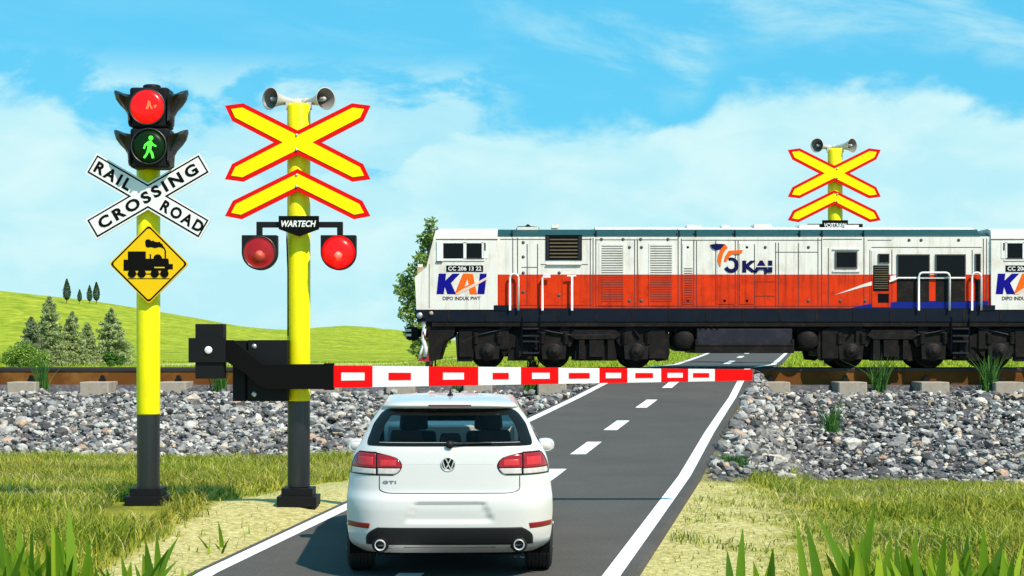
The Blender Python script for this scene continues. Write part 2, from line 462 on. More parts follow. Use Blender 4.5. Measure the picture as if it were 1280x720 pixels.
def ground(x, y):
    x = np.asarray(x, dtype=float); y = np.asarray(y, dtype=float)
    road = zr(y)
    near = road - .045
    zb = -.46 - .54 * ss(-3, 3.5, x) - .06 * ss(6, 14, x)
    g = np.where(y < 20, near, zr(20) - .045 + (zb - (zr(20) - .045)) * (ss(20, 36.2, y) * .45 + .55 * np.clip((y - 20) / 16.2, 0, 1)))
    wob = .16 * np.sin(x * 1.7 + 1) + .12 * np.sin(x * .63 + 2) + .07 * np.sin(x * 4.1)
    t = np.clip((y - 36.2 - wob) / (44.5 - 36.2), 0, 1)
    g = np.where(y >= 36.2, zb + (.58 - zb) * t, g)
    g = np.where(y > 44.5, .58 + .30 * ss(45.7, 46.1, y), g)
    left = 1 - ss(-7, 1.5, x)
    field = (road - .05) * (1 - left) + left * (.90 + .05 * ss(60, 100, y))
    field = np.where(y > 100, field, field)
    g = np.where(y > 48.3, g + (field - g) * ss(48.3, 51, y), g)
    # hills
    ka = ss(80, 255, y) * (1 - ss(275, 420, y))
    kb = ss(120, 370, y) * (1 - ss(400, 700, y))
    ha = (smooth_interp(x, HAx, HAz, 6) - 1.0) * ka
    hb = (smooth_interp(x, HBx, HBz, 8) - 1.0) * kb
    g = g + np.where(y > 60, np.maximum(np.maximum(ha, hb), 0), 0)
    g = g + np.where(y > 52, .12 * np.sin(x * .11 + y * .07) * ss(90, 200, y), 0)
    # shoulders of the road
    L, R = rl(y), rr(y)
    d = np.maximum(np.maximum(L - x, x - R), 0)
    w = 1 - ss(.15, np.interp(y, [40, 44, 48, 52], [1.7, .45, .45, 1.7]), d)
    w = w * (1 - ss(140, 200, y))
    g = g + (road - .06 - g) * w
    # low levelled pad under the two posts beside the road
    g = g + .075 * np.exp(-((y - 20) / 1.7) ** 2) * ss(.08, .32, L - x) * (1 - ss(3.2, 5.0, L - x))
    return g


def sandmask(x, y):
    L, R = rl(y), rr(y)
    dl = L - x
    wleft = np.interp(y, [10, 15, 18, 22, 26, 31, 36], [.5, .9, 1.25, 1.7, 1.9, 1.4, .8])
    a = (1 - ss(wleft - .5, wleft + .35, dl)) * (dl > -.5) * (1 - ss(34.5, 36.5, y))
    dr = x - R
    wr = np.interp(y, [10, 14, 17, 20, 24, 28], [1.9, 2.0, 2.0, 1.7, 1.0, .3])
    b = (1 - ss(wr - 1.4, wr + 1.2, dr)) * (dr > -.5) * (1 - ss(22, 27, y)) * .66
    f = .9 * np.exp(-((y - 84) / 5.0) ** 2) * ss(-24, -14, x) * (1 - ss(-3, 3, x)) + .0 * x
    return np.clip(a + b + f, 0, 1)


def ballmask(x, y, z=None, j=0.0):
    x = np.asarray(x, float); y = np.asarray(y, float)
    z = ground(x, y) if z is None else z
    wob = .16 * np.sin(x * 1.7 + 1) + .12 * np.sin(x * .63 + 2)
    bank = y > 36.0 + wob + j
    R, L = rr(y), rl(y)
    level = .50 + .05 * np.sin(x * 3.1) - j * .4
    py = HY - (z - H) * F / np.maximum(y, 5)
    right = (x > R) & (y > 22.8) & (py < 597 + (x - 2.5) * 1.6 - j * 22 + 2.5 * np.sin(x * 5))
    left = (x < L) & (L - x < 1.8) & (y > 30.5 + .4 * np.sin(x * 4) + j * 2)
    return bank | right | left


# terrain sheet
xs = np.concatenate([-np.geomspace(1800, 24, 30), np.arange(-23.6, 23.6, .4), np.geomspace(24, 1800, 30)])
ys = np.concatenate([np.arange(-14, 8, 1.0), np.arange(8, 52, .4), np.arange(52, 110, 1.6), np.geomspace(110, 700, 70), np.geomspace(760, 5000, 12)])
GX, GY = np.meshgrid(xs, ys)
GZ = ground(GX, GY)
V = np.stack([GX, GY, GZ], -1).reshape(-1, 3)
nx, ny = len(xs), len(ys)
ii, jj = np.meshgrid(np.arange(nx - 1), np.arange(ny - 1))
a0 = (jj * nx + ii).ravel()
Fc = np.stack([a0, a0 + 1, a0 + nx + 1, a0 + nx], 1)


def ground_material():
    m, n, l, b = new_mat('ground_earth')
    tc = n.new('ShaderNodeTexCoord')
    def noise(scale, detail=8, rough=.6, vec=None):
        z = n.new('ShaderNodeTexNoise'); z.inputs['Scale'].default_value = scale; z.inputs['Detail'].default_value = detail; z.inputs['Roughness'].default_value = rough
        l.new(vec or tc.outputs['Object'], z.inputs['Vector']); return z.outputs['Fac']
    def ramp(fac, els):
        r = n.new('ShaderNodeValToRGB')
        for i, (p, c) in enumerate(els):
            e = r.color_ramp.elements[i] if i < 2 else r.color_ramp.elements.new(p)
            e.position = p; e.color = tuple(c) + (1,)
        l.new(fac, r.inputs['Fac']); return r.outputs['Color']
    def mix(f, a, bb):
        x = n.new('ShaderNodeMix'); x.data_type = 'RGBA'
        l.new(f, x.inputs['Factor']); l.new(a, x.inputs['A']); l.new(bb, x.inputs['B']); return x.outputs['Result']
    def attr(nm):
        a = n.new('ShaderNodeAttribute'); a.attribute_name = nm; return a.outputs['Fac']
    def math_(op, a, bb):
        x = n.new('ShaderNodeMath'); x.operation = op
        for i, q in enumerate((a, bb)):
            if isinstance(q, (int, float)): x.inputs[i].default_value = q
            else: l.new(q, x.inputs[i])
        return x.outputs['Value']
    near = ramp(noise(1.3), [(.3, (.12, .125, .014)), (.5, (.28, .27, .035)), (.7, (.46, .40, .09))])
    mp = n.new('ShaderNodeMapping'); mp.inputs['Scale'].default_value = (.045, .12, .3); l.new(tc.outputs['Object'], mp.inputs['Vector'])
    far_a = ramp(noise(1.0, 12, .68, mp.outputs['Vector']), [(.34, (.13, .17, .008)), (.5, (.25, .31, .014)), (.66, (.46, .47, .04))])
    mp2 = n.new('ShaderNodeMapping'); mp2.inputs['Scale'].default_value = (.9, .22, .9); l.new(tc.outputs['Object'], mp2.inputs['Vector'])
    far_b = ramp(noise(1.0, 12, .8, mp2.outputs['Vector']), [(.36, (.10, .15, .008)), (.5, (.27, .33, .016)), (.64, (.52, .53, .06))])
    xx = n.new('ShaderNodeMix'); xx.data_type = 'RGBA'; xx.inputs['Factor'].default_value = .6
    l.new(far_a, xx.inputs['A']); l.new(far_b, xx.inputs['B'])
    sand = ramp(noise(14, 10, .75), [(.34, (.24, .20, .05)), (.5, (.52, .45, .18)), (.66, (.78, .70, .36))])
    gravel = ramp(noise(9, 10, .8), [(.3, (.03, .03, .035)), (.5, (.09, .09, .10)), (.75, (.26, .26, .28))])
    sm = n.new('ShaderNodeMapRange'); sm.inputs['From Min'].default_value = .40; sm.inputs['From Max'].default_value = .62
    l.new(math_('ADD', attr('sand'), math_('MULTIPLY', math_('SUBTRACT', noise(2.2, 12, .8), .5), 1.3)), sm.inputs['Value'])
    c = mix(attr('meadow'), near, xx.outputs['Result'])
    c = mix(sm.outputs['Result'], c, sand)
    c = mix(attr('ballast'), c, gravel)
    l.new(c, b.inputs['Base Color'])
    b.inputs['Roughness'].default_value = .95
    b.inputs['Specular IOR Level'].default_value = .1
    bp = n.new('ShaderNodeBump'); bp.inputs['Strength'].default_value = .55; bp.inputs['Distance'].default_value = .06
    l.new(noise(18, 8, .75), bp.inputs['Height']); l.new(bp.outputs['Normal'], b.inputs['Normal'])
    return m


g_ob = mesh_np('ground', V, Fc, ground_material(), smooth=True)
tag(g_ob, kind='structure')
for nm, arr in (('sand', sandmask(GX, GY)), ('meadow', ss(48, 50, GY)),
                ('ballast', ballmask(GX, GY).astype(float) * (1 - ss(48.4, 49.4, GY)))):
    at = g_ob.data.attributes.new(nm, 'FLOAT', 'POINT'); at.data.foreach_set('value', arr.ravel().astype(np.float32))


def strip(name, dl, m, lift, parent=None, cols=1, kind='structure'):
    """sheet between edges fn_l(D), fn_r(D) sampled along dl"""
    V, Fa = [], []
    for (d, x0, x1) in dl:
        for c in range(cols + 1):
            V.append((x0 + (x1 - x0) * c / cols, d, float(zr(d)) + lift))
    k = cols + 1
    for i in range(len(dl) - 1):
        for c in range(cols):
            Fa.append((i * k + c, i * k + c + 1, (i + 1) * k + c + 1, (i + 1) * k + c))
    return V, Fa


m_asph, n, l, b = new_mat('asphalt')
tc = n.new('ShaderNodeTexCoord')
z1 = n.new('ShaderNodeTexNoise'); z1.inputs['Scale'].default_value = .7; z1.inputs['Detail'].default_value = 8; z1.inputs['Roughness'].default_value = .6
z2 = n.new('ShaderNodeTexNoise'); z2.inputs['Scale'].default_value = 90; z2.inputs['Detail'].default_value = 4
l.new(tc.outputs['Object'], z1.inputs['Vector']); l.new(tc.outputs['Object'], z2.inputs['Vector'])
mx = n.new('ShaderNodeMix'); mx.data_type = 'RGBA'; mx.inputs['A'].default_value = (.078, .073, .068, 1); mx.inputs['B'].default_value = (.094, .088, .082, 1)
l.new(z1.outputs['Fac'], mx.inputs['Factor'])
m2 = n.new('ShaderNodeMix'); m2.data_type = 'RGBA'; m2.blend_type = 'OVERLAY'; m2.inputs['Factor'].default_value = .5
l.new(mx.outputs['Result'], m2.inputs['A']); l.new(z2.outputs['Color'], m2.inputs['B'])
mr_ = n.new('ShaderNodeMapRange'); mr_.inputs['From Min'].default_value = .35; mr_.inputs['From Max'].default_value = .65; l.new(z1.outputs['Fac'], mr_.inputs['Value']); l.new(mr_.outputs['Result'], mx.inputs['Factor'])
m2.blend_type = 'MULTIPLY'; m2.inputs['Factor'].default_value = 1
sp_ = n.new('ShaderNodeMapRange'); sp_.inputs['From Min'].default_value = .3; sp_.inputs['From Max'].default_value = .7; sp_.inputs['To Min'].default_value = .72; sp_.inputs['To Max'].default_value = 1.28
l.new(z2.outputs['Fac'], sp_.inputs['Value']); l.new(sp_.outputs['Result'], m2.inputs['B'])
l.new(m2.outputs['Result'], b.inputs['Base Color'])
b.inputs['Roughness'].default_value = .9; b.inputs['Specular IOR Level'].default_value = .08
bp = n.new('ShaderNodeBump'); bp.inputs['Strength'].default_value = .25; bp.inputs['Distance'].default_value = .008
l.new(z2.outputs['Fac'], bp.inputs['Height']); l.new(bp.outputs['Normal'], b.inputs['Normal'])
M['asphalt'] = m_asph
M['roadpaint'] = mat('road_paint', (.78, .78, .78), .65, var=.04, spec=.1, dirt=(.34, .34, .34), dscale=7, damt=.45, vscale=8)

ds = np.concatenate([np.arange(-12, 12, 1.0), np.arange(12, 60, .5), np.arange(60, 200, 3)])
# asphalt slab: top sheet plus a short vertical kerb edge
V, Fa = strip('road', [(d, float(rl(d)), float(rr(d))) for d in ds], None, 0, cols=6)
nb = len(V); k = 7
for i, d in enumerate(ds):
    V.append((float(rl(d)) - .05, d, float(zr(d)) - .10)); V.append((float(rr(d)) + .05, d, float(zr(d)) - .10))
for i in range(len(ds) - 1):
    Fa.append((nb + 2 * i, i * k, (i + 1) * k, nb + 2 * i + 2)[::-1])
    Fa.append((i * k + 6, nb + 2 * i + 1, nb + 2 * i + 3, (i + 1) * k + 6)[::-1])
tag(mesh_np('road', V, Fa, M['asphalt']), kind='structure')

V, Fa = [], []
def addstrip(lst, lift=.005):
    global V, Fa
    v, f = strip('', lst, None, lift)
    o = len(V); V += v; Fa += [tuple(i + o for i in q) for q in f]
ds2 = np.arange(-12, 160, .5)
addstrip([(d, float(rl(d)) + .07, float(rl(d)) + .07 + .165) for d in ds2])
addstrip([(d, float(rr(d)) - .10 - .16, float(rr(d)) - .10) for d in ds2])
def center(d): return .5 * (float(rl(d)) + float(rr(d)))
for c0, ln in [(6.3, 1.8), (10.4, 1.8), (14.5, 1.9), (18.6, 1.9), (22.9, 1.9), (26.8, 1.95), (30.9, 2.0), (36.2, 2.3), (41.3, 2.0), (55.5, 5.2), (66.5, 4), (78, 4), (90, 4), (102, 4)]:
    wd = .115 if c0 < 50 else .10
    addstrip([(d, center(d) - wd, center(d) + wd) for d in np.linspace(c0 - ln / 2, c0 + ln / 2, 5)])
tag(mesh_np('road_markings', V, Fa, M['roadpaint']), kind='structure')

# ------------------------------------------------------------------ railway track
RAILY = [46.12, 47.62]
railz = 1.285
def rail(y, label):
    b = MB()
    z0 = .735
    pr = [(-.075, z0), (.075, z0), (.075, z0 + .05), (.028, z0 + .10), (.022, railz - .12), (.05, railz - .085), (.05, railz - .012), (.04, railz),
          (-.04, railz), (-.05, railz - .012), (-.05, railz - .085), (-.022, railz - .12), (-.028, z0 + .10), (-.075, z0 + .05)]
    xsn = np.linspace(-60, 60, 25)
    for i in range(len(xsn) - 1):
        vs = [(xsn[i], y + p[0], p[1]) for p in pr] + [(xsn[i + 1], y + p[0], p[1]) for p in pr]
        kk = len(pr)
        for j in range(kk):
            q = (j + 1) % kk
            b.add([vs[j], vs[q], vs[kk + q], vs[kk + j]], [[0, 3, 2, 1]], 1 if j in (5, 6, 7, 8, 9) else 0)
    o = b.build('rail', [M['rail'], M['railtop']])
    tag(o, label, 'rail')
rail(RAILY[0], 'rusty brown near rail running along the top of the stone bank')
rail(RAILY[1], 'far rail of the track, behind the rusty near rail under the locomotive')


def sleeper_mesh():
    b = MB()
    y0, y1 = 45.0, 48.35
    b.box(-.37, .37, y0, y1, .50, .935, 0, bev=.03)
    return b
def clip_mesh(yc):
    b = MB()
    b.prism([(-.085, .93), (-.085, .99), (-.05, 1.02), (-.045, 1.075), (-.02, 1.095), (.02, 1.095), (.045, 1.075), (.05, 1.02), (.085, .99), (.085, .93)], yc - .05, yc + .05)
    return b
s0 = None
order = ['first', 'second', 'third', 'fourth', 'fifth', 'sixth', 'seventh', 'eighth', 'ninth']
left_px = [690, 597, 500, 405, 310, 214, 117, 26]
right_px = [970, 1066, 1169, 1262]
for side, lst in (('left', left_px), ('right', right_px)):
    for i, px in enumerate(lst):
        x = wx(px, 45.0)
        lab = f'{order[i]} concrete sleeper {side} of the road, its end under the near rail'
        if s0 is None:
            s0 = thing('concrete_sleeper', lab, 'sleeper', (x, 46.9, .5), 'concrete sleepers under the track')
            bo = sleeper_mesh().build('sleeper_block', M['concrete'], s0, off=(0, 46.9, .5))
            clip_mesh(45.97).build('rail_clip', M['black'], s0, off=(0, 46.9, .5))
            clip_mesh(47.77).build('rail_clip', M['black'], s0, off=(0, 46.9, .5))
        else:
            c = s0.copy(); COL.objects.link(c); c.location = (x, 46.9, .5); c['label'] = lab
            for ch in list(s0.children):
                d = ch.copy(); COL.objects.link(d); d.parent = c

# ballast stones
def ico(sub):
    import bmesh
    bm = bmesh.new(); bmesh.ops.create_icosphere(bm, subdivisions=sub, radius=1)
    v = np.array([x.co[:] for x in bm.verts]); f = np.array([[q.index for q in x.verts] for x in bm.faces]); bm.free()
    return v, f
def stones(cnt, r0, r1, sub, xr, yr, embed=.25, keep=None):
    v0, f0 = ico(sub)
    x = rng.uniform(xr[0], xr[1], cnt); y = rng.uniform(yr[0], yr[1], cnt)
    ok = (x < rl(y) - .12) | (x > rr(y) + .12)
    ok &= ballmask(x, y, None, rng.normal(0, .10, cnt))
    xk = np.array([wx(p_, 45.2) for p_ in left_px + right_px])
    ok &= ~((y > 44.75 - r1) & (np.abs(x[:, None] - xk[None]).min(1) < .37 + r1 * .6))
    ok &= ~((y > 44.9) & (x > rl(y) - .1 - r1) & (x < rr(y) + .1 + r1))
    x, y = x[ok], y[ok]; cnt = len(x)
    z = ground(x, y)
    r = r0 * (r1 / r0) ** rng.uniform(0, 1, cnt) ** 1.4
    sc = np.stack([r * rng.uniform(.8, 1.3, cnt), r * rng.uniform(.7, 1.1, cnt), r * rng.uniform(.5, .85, cnt)], 1)
    var = 24
    shapes = []
    for _ in range(var):
        s = v0.copy()
        for _ in range(9):
            d = rng.normal(size=3); d /= np.linalg.norm(d)
            t = s @ d; cut = rng.uniform(.35, .85)
            s = s - np.where(t > cut, t - cut, 0)[:, None] * d[None]
        s *= (1 + rng.normal(0, .05, len(s)))[:, None]
        shapes.append(s)
    shapes = np.array(shapes)
    idx = rng.integers(0, var, cnt)
    P = shapes[idx] * sc[:, None, :]
    a = rng.uniform(0, 2 * np.pi, cnt); t = rng.normal(0, .35, cnt)
    ca, sa, ct, st = np.cos(a), np.sin(a), np.cos(t), np.sin(t)
    X = P[..., 0] * ca[:, None] - P[..., 1] * sa[:, None]; Y = P[..., 0] * sa[:, None] + P[..., 1] * ca[:, None]; Z = P[..., 2]
    Y, Z = Y * ct[:, None] - Z * st[:, None], Y * st[:, None] + Z * ct[:, None]
    V = np.stack([X + x[:, None], Y + y[:, None], Z + (z + sc[:, 2] * (1 - 2 * embed) + rng.uniform(-.02, .05, cnt))[:, None]], -1).reshape(-1, 3)
    Fz = (f0[None] + (np.arange(cnt) * len(v0))[:, None, None]).reshape(-1, 3)
    return V, Fz
parts = [stones(1900, .12, .215, 2, (-17, 19), (22.5, 44.6), .3), stones(24000, .065, .14, 1, (-17, 19), (22.5, 45.4), .12), stones(48000, .03, .07, 1, (-17, 19), (22.5, 45.9), 0.0)]
Vs, Fs, o_ = [], [], 0
for v_, f_ in parts:
    Vs.append(v_); Fs.append(f_ + o_); o_ += len(v_)
st = mesh_np('ballast_gravel', np.concatenate(Vs), np.concatenate(Fs), M['stone'])
tag(st, 'bank of loose grey and white ballast stones below the track', 'ballast', kind='stuff')


# ------------------------------------------------------------------ grass
def blades(x, y, hgt, wid, lean, segs=1, z=None, curl=.3):
    """tapered blades as quads (segs) rooted on the ground"""
    n_ = len(x)
    z = ground(x, y) if z is None else z
    a = rng.uniform(0, 2 * np.pi, n_)
    la = rng.uniform(0, 2 * np.pi, n_)
    dx, dy = np.cos(a), np.sin(a)
    lx, ly = np.cos(la) * lean, np.sin(la) * lean
    rows = []
    for k in range(segs + 1):
        t = k / segs
        w = wid * (1 - t ** 1.6) * .5 if k < segs else wid * .04
        ox, oy = lx * hgt * t ** 2, ly * hgt * t ** 2
        zz = z + hgt * (t - curl * np.clip(lean, 0, 1.5) * t ** 3) - .02
        rows.append(np.stack([x + ox - dx * w, y + oy - dy * w, zz], -1))
        rows.append(np.stack([x + ox + dx * w, y + oy + dy * w, zz], -1))
    V = np.stack(rows, 1).reshape(-1, 3)
    per = 2 * (segs + 1)
    f = np.array([[2 * k, 2 * k + 1, 2 * k + 3, 2 * k + 2] for k in range(segs)])
    Fz = (f[None] + (np.arange(n_) * per)[:, None, None]).reshape(-1, 4)
    return V, Fz


def clumpnoise(x, y):
    return (np.sin(x * 1.3 + 1.7 * np.sin(y * .9)) + np.sin(y * 1.9 + 1.3 * np.sin(x * 1.1 + 2)) + np.sin(x * 3.1 + y * 2.3)) / 3


def scatter(n_, xr, yr, keep):
    x = rng.uniform(xr[0], xr[1], n_); y = rng.uniform(yr[0], yr[1], n_)
    k = keep(x, y)
    return x[k], y[k]


def near_keep(x, y):
    inv = (np.abs(x) < y * .31 + 1.5)
    off = (x < rl(y) - .10) | (x > rr(y) + .10)
    wob = .16 * np.sin(x * 1.7 + 1) + .12 * np.sin(x * .63 + 2)
    s = sandmask(x, y) + .5 * clumpnoise(x * 2, y * 2) * .5
    u = rng.uniform(0, 1, len(x))
    for px_ in (185.5, 373.5):
        inv = inv & ~((np.abs(x - wx(px_, 20.0)) < .36) & (y > 18.6) & (y < 20.3))
    return inv & off & ~ballmask(x, y) & (u > np.clip((s - .25) * 2.2, 0, .985))
x, y = scatter(420000, (-13, 13), (11.5, 36.5), near_keep)
cn = clumpnoise(x, y)
hg = rng.uniform(.07, .20, len(x)) * (1 + .5 * cn) * np.interp(y, [12, 36], [.9, 1.25]) * np.where(sandmask(x, y) > .3, .5, 1) * np.where((x < -1.2) | (x > 4.2), np.interp(y, [12, 17, 21], [2.0, 1.7, 1]), 1)
V1, F1 = blades(x, y, hg, rng.uniform(.010, .020, len(x)) * np.interp(y, [12, 36], [.9, 1.6]), rng.uniform(.1, 1.0, len(x)), segs=2)
go = mesh_np('grass', V1, F1, M['grass'])
tag(go, 'yellow green field grass on both sides of the road', 'grass', kind='stuff')


# pale dry stalks standing above the green, and straw on the sand
x, y = scatter(60000, (-13, 13), (11.5, 36.5), near_keep)
k_ = clumpnoise(x * .8 + 3, y * .8) > .05
x, y = x[k_], y[k_]
V1, F1 = blades(x, y, rng.uniform(.16, .34, len(x)), rng.uniform(.006, .011, len(x)) * np.interp(y, [12, 36], [.9, 1.7]), rng.uniform(.3, 1.5, len(x)), segs=3, curl=.45)
tag(mesh_np('dry_grass', V1, F1, M['straw']), 'pale dry grass stalks standing among the green field grass', 'dry grass', kind='stuff')


def sand_keep(x, y):
    off = (x < rl(y) - .06) | (x > rr(y) + .06)
    return (np.abs(x) < y * .31 + 1.5) & off & ~ballmask(x, y) & (sandmask(x, y) > .2) & ((clumpnoise(x * 3, y * 2.2) + rng.uniform(-.7, .7, len(x))) > np.where(x > 0, -.1, .55))
x, y = scatter(200000, (-6, 8), (11.5, 36), sand_keep)
V1, F1 = blades(x, y, rng.uniform(.015, .06, len(x)), rng.uniform(.008, .016, len(x)), rng.uniform(.4, 1.6, len(x)), segs=1)
tag(mesh_np('straw_litter', V1, F1, M['sandgrass']), 'short yellowed grass scattered over the sandy road verges', 'dry grass', kind='stuff')


def field_keep(x, y):
    off = (x < rl(y) - .15) | (x > rr(y) + .15)
    return (np.abs(x) < y * .30 + 2) & off & (sandmask(x, y) < .4)
x, y = scatter(120000, (-32, 30), (49.5, 95), field_keep)
V2, F2 = blades(x, y, rng.uniform(.05, .16, len(x)) * (1 + .4 * clumpnoise(x * .6, y * .6)), rng.uniform(.03, .06, len(x)), rng.uniform(.1, .9, len(x)), segs=1)
mo = mesh_np('meadow_grass', V2, F2, M['meadow'])
tag(mo, 'bright green meadow grass behind the railway track', 'meadow', kind='stuff')


def clump(name, label, cat, group, px, D, spread, tips, m, wid=.105, dz=0.0, fill=0):
    """a clump of broad blades: tips = [(px, py)] where each blade ends"""
    bx = wx(px, D); bz = float(ground(bx, D)) + dz
    root = thing(name, label, cat, (bx, D, bz), group)
    V, Fa = [], []
    lst = list(tips)
    for _ in range(fill):
        t = random.choice(tips)
        lst.append((t[0] + random.uniform(-34, 34), t[1] + random.uniform(8, 56)))
    for (tx, ty) in lst:
        dd = D + random.uniform(-.35, .35)
        ex, ez = wx(tx, dd), wz(ty, dd)
        sx = bx + (ex - bx) * random.uniform(.45, .8) + random.uniform(-spread, spread) * .25
        hz = ez - bz
        if hz < .05: continue
        yaw = random.uniform(-.7, .7); w = wid * random.uniform(.7, 1.15) * min(1, .5 + hz)
        segs = 9; ybend = random.uniform(-.15, .1)
        o = len(V)
        for k in range(segs + 1):
            t = k / segs
            cx = sx + (ex - sx) * (t ** 1.7); cy = dd + ybend * t * t; cz = bz - .05 + (hz + .05) * t
            ww = w * .5 * (min(1, .55 + t * 1.6) * (1 - t ** 2.4) + .01)
            V.append((cx - ww * math.cos(yaw) - bx, cy - ww * math.sin(yaw) - D, cz - bz))
            V.append((cx - bx, cy + w * .12 * (1 - t) - D, cz - bz))
            V.append((cx + ww * math.cos(yaw) - bx, cy + ww * math.sin(yaw) - D, cz - bz))
        for k in range(segs):
            for q in (0, 1):
                Fa.append((o + 3 * k + q, o + 3 * k + q + 1, o + 3 * k + q + 4, o + 3 * k + q + 3))
    ob = mesh_np('blades', V, Fa, m, root, smooth=True)
    return root


cg = 'clumps of broad grass blades along the front'
clump('grass_clump', 'broad bright green grass clump at the bottom left corner', 'grass clump', cg, 18, 13.9, .5, [(20, 654), (45, 654), (5, 668), (38, 690), (-5, 650)], M['broad'], fill=26)
clump('grass_clump', 'grass clump with one tall blade leaning right, beside the corner clump', 'grass clump', cg, 80, 13.9, .5, [(82, 630), (60, 672), (112, 664), (98, 690)], M['broad'], fill=26)
clump('grass_clump', 'grass clump in front of the base of the traffic light post', 'grass clump', cg, 165, 13.8, .5, [(200, 662), (150, 694), (180, 690), (215, 682)], M['broad'], fill=22)
clump('grass_clump', 'small grass clump on the sand path at the white road edge line', 'grass clump', cg, 262, 17.0, .35, [(274, 650), (246, 668), (262, 678), (290, 670)], M['broad'], wid=.06, fill=4)
clump('grass_clump', 'lone pointed grass shoots closest to the barrier post base', 'grass clump', cg, 318, 18.3, .25, [(310, 655), (303, 668), (330, 660), (322, 668)], M['broad'], wid=.05, fill=2)
clump('grass_clump', 'grass clump with a leaning blade on bare sand right of the road', 'grass clump', cg, 948, 14.2, .3, [(930, 660), (940, 700), (966, 690)], M['broad'], fill=3)
clump('grass_clump', 'tallest grass clump right of the road, with one long leaning blade', 'grass clump', cg, 1100, 13.9, .5, [(1092, 630), (1057, 672), (1100, 680), (1078, 690), (1018, 640)], M['broad'], fill=22)
clump('grass_clump', 'upright grass clump between the tallest clump and the forked one', 'grass clump', cg, 1150, 13.9, .4, [(1144, 662), (1130, 690), (1160, 688)], M['broad'], fill=18)
clump('grass_clump', 'forked grass clump with two upright blades, far right', 'grass clump', cg, 1205, 13.9, .5, [(1177, 660), (1228, 655), (1192, 684), (1212, 668)], M['broad'], fill=22)
clump('grass_clump', 'low grass clump at the bottom right corner', 'grass clump', cg, 1262, 13.9, .4, [(1265, 688), (1250, 692), (1285, 676)], M['broad'], fill=18)


def tuft(label, px, D, hpx, wpx, n_, m=None, zbase=None, py0=None, cat='grass tuft', name='grass_tuft', group='dark grass tufts along the track'):
    bx = wx(px, D)
    bz = float(ground(bx, D)) if zbase is None else zbase
    if py0 is not None: bz = wz(py0, D)
    root = thing(name, label, cat, (bx, D, bz), group)
    sc = D / F
    V, Fa = [], []
    for _ in range(n_):
        h = hpx * sc * random.uniform(.45, 1.0); w = random.uniform(.018, .032) * D / 45 * 1.2
        x0 = random.gauss(0, wpx * sc * .18); y0 = random.gauss(0, wpx * sc * .15)
        lx = random.gauss(0, .28) * h; ly = random.gauss(0, .22) * h
        o = len(V)
        for k in range(5):
            t = k / 4
            ww = w * .5 * (1 - t ** 1.5) + .001
            V.append((x0 + lx * t * t - ww, y0 + ly * t * t, h * t - .03)); V.append((x0 + lx * t * t + ww, y0 + ly * t * t, h * t - .03))
        for k in range(4): Fa.append((o + 2 * k, o + 2 * k + 1, o + 2 * k + 3, o + 2 * k + 2))
    mesh_np('blades', V, Fa, m or M['tuft'], root)
    return root


tuft('dark grass tuft against the rail between the two leftmost sleepers', 52, 45.5, 46, 22, 60, py0=486)
tuft('dark grass tuft behind the barrier counterweight, against the rail', 275, 45.5, 42, 20, 50, py0=487)
tuft('tall dark grass tuft before the rail, between two concrete sleepers right of the road', 1100, 45.4, 56, 24, 80, py0=494)
tuft('dark grass tuft against the rail near the right edge of the view', 1237, 45.4, 54, 22, 80, py0=488)
tuft('dark grass tuft growing out of the stone bank right of the road', 1040, 40.5, 50, 24, 70)
tuft('low grass tuft at the foot of the bank where it meets the right road edge', 914, 24.9, 20, 56, 220, zbase=None)
tuft('small grass tuft on the bank top just above the white car roof', 570, 45.3, 18, 16, 40, py0=492)
tuft('small grass tuft by the rail where the road leaves the bank', 662, 45.4, 30, 20, 50, py0=491)
tuft('grass tuft growing behind the near rail under the locomotive cab', 667, 46.5, 24, 22, 50, py0=463)


# ------------------------------------------------------------------ trees
def leaf_cloud(P, size, N_, flat=.0):
    """leaf quads at points P"""
    n_ = len(P)
    d = rng.normal(size=(n_, 3)); d /= np.linalg.norm(d, axis=1)[:, None]
    e = rng.normal(size=(n_, 3)); e -= (e * d).sum(1)[:, None] * d; e /= np.linalg.norm(e, axis=1)[:, None]
    s = size * rng.uniform(.6, 1.3, n_)[:, None]
    V = np.stack([P - d * s, P + e * s * .45, P + d * s, P - e * s * .45], 1).reshape(-1, 3)
    Fz = (np.arange(4)[None] + (np.arange(n_) * 4)[:, None])
    return V, Fz


def conifer_mesh(h, r, n_, droop=.25, leaf=.05):
    """layers of branches, each a spray of needles"""
    pts = []
    levels = 22
    for k in range(levels):
        t = (k + .3) / levels
        z = h * (.06 + .94 * t)
        R = r * (1 - t) ** .85 * (1 + .18 * math.sin(k * 2.1)) + .015
        nb = int(5 + 9 * (1 - t))
        for q in range(nb):
            a = random.uniform(0, 2 * math.pi); L = R * random.uniform(.6, 1.12)
            m_ = max(3, int(n_ / (levels * nb) * (.4 + 1.4 * (1 - t))))
            u = rng.uniform(.12, 1, m_) ** .7
            wdt = .10 * L + .02
            x = np.cos(a) * L * u + rng.normal(0, wdt, m_) * (1.1 - u * .6); y = np.sin(a) * L * u + rng.normal(0, wdt, m_) * (1.1 - u * .6)
            zz = z - droop * L * u ** 1.5 + rng.normal(0, .03 * h / 3, m_) + .12 * L * (u > .8)
            pts.append(np.stack([x, y, zz], 1))
    pts = np.concatenate(pts)
    pts[:, 2] = np.maximum(pts[:, 2], .03)
    return leaf_cloud(pts, leaf, None)


def tree(name, label, cat, group, loc, crown, trunk_pts, trunk_r, m, limbs=()):
    root = thing(name, label, cat, loc, group)
    V, Fz = crown
    mesh_np('crown', V, Fz, m, root)
    b = MB().tube(trunk_pts, trunk_r, 9)
    for pts, r in limbs: b.tube(pts, r, 6)
    b.build('trunk', M['bark'], root, off=(0, 0, 0))
    return root


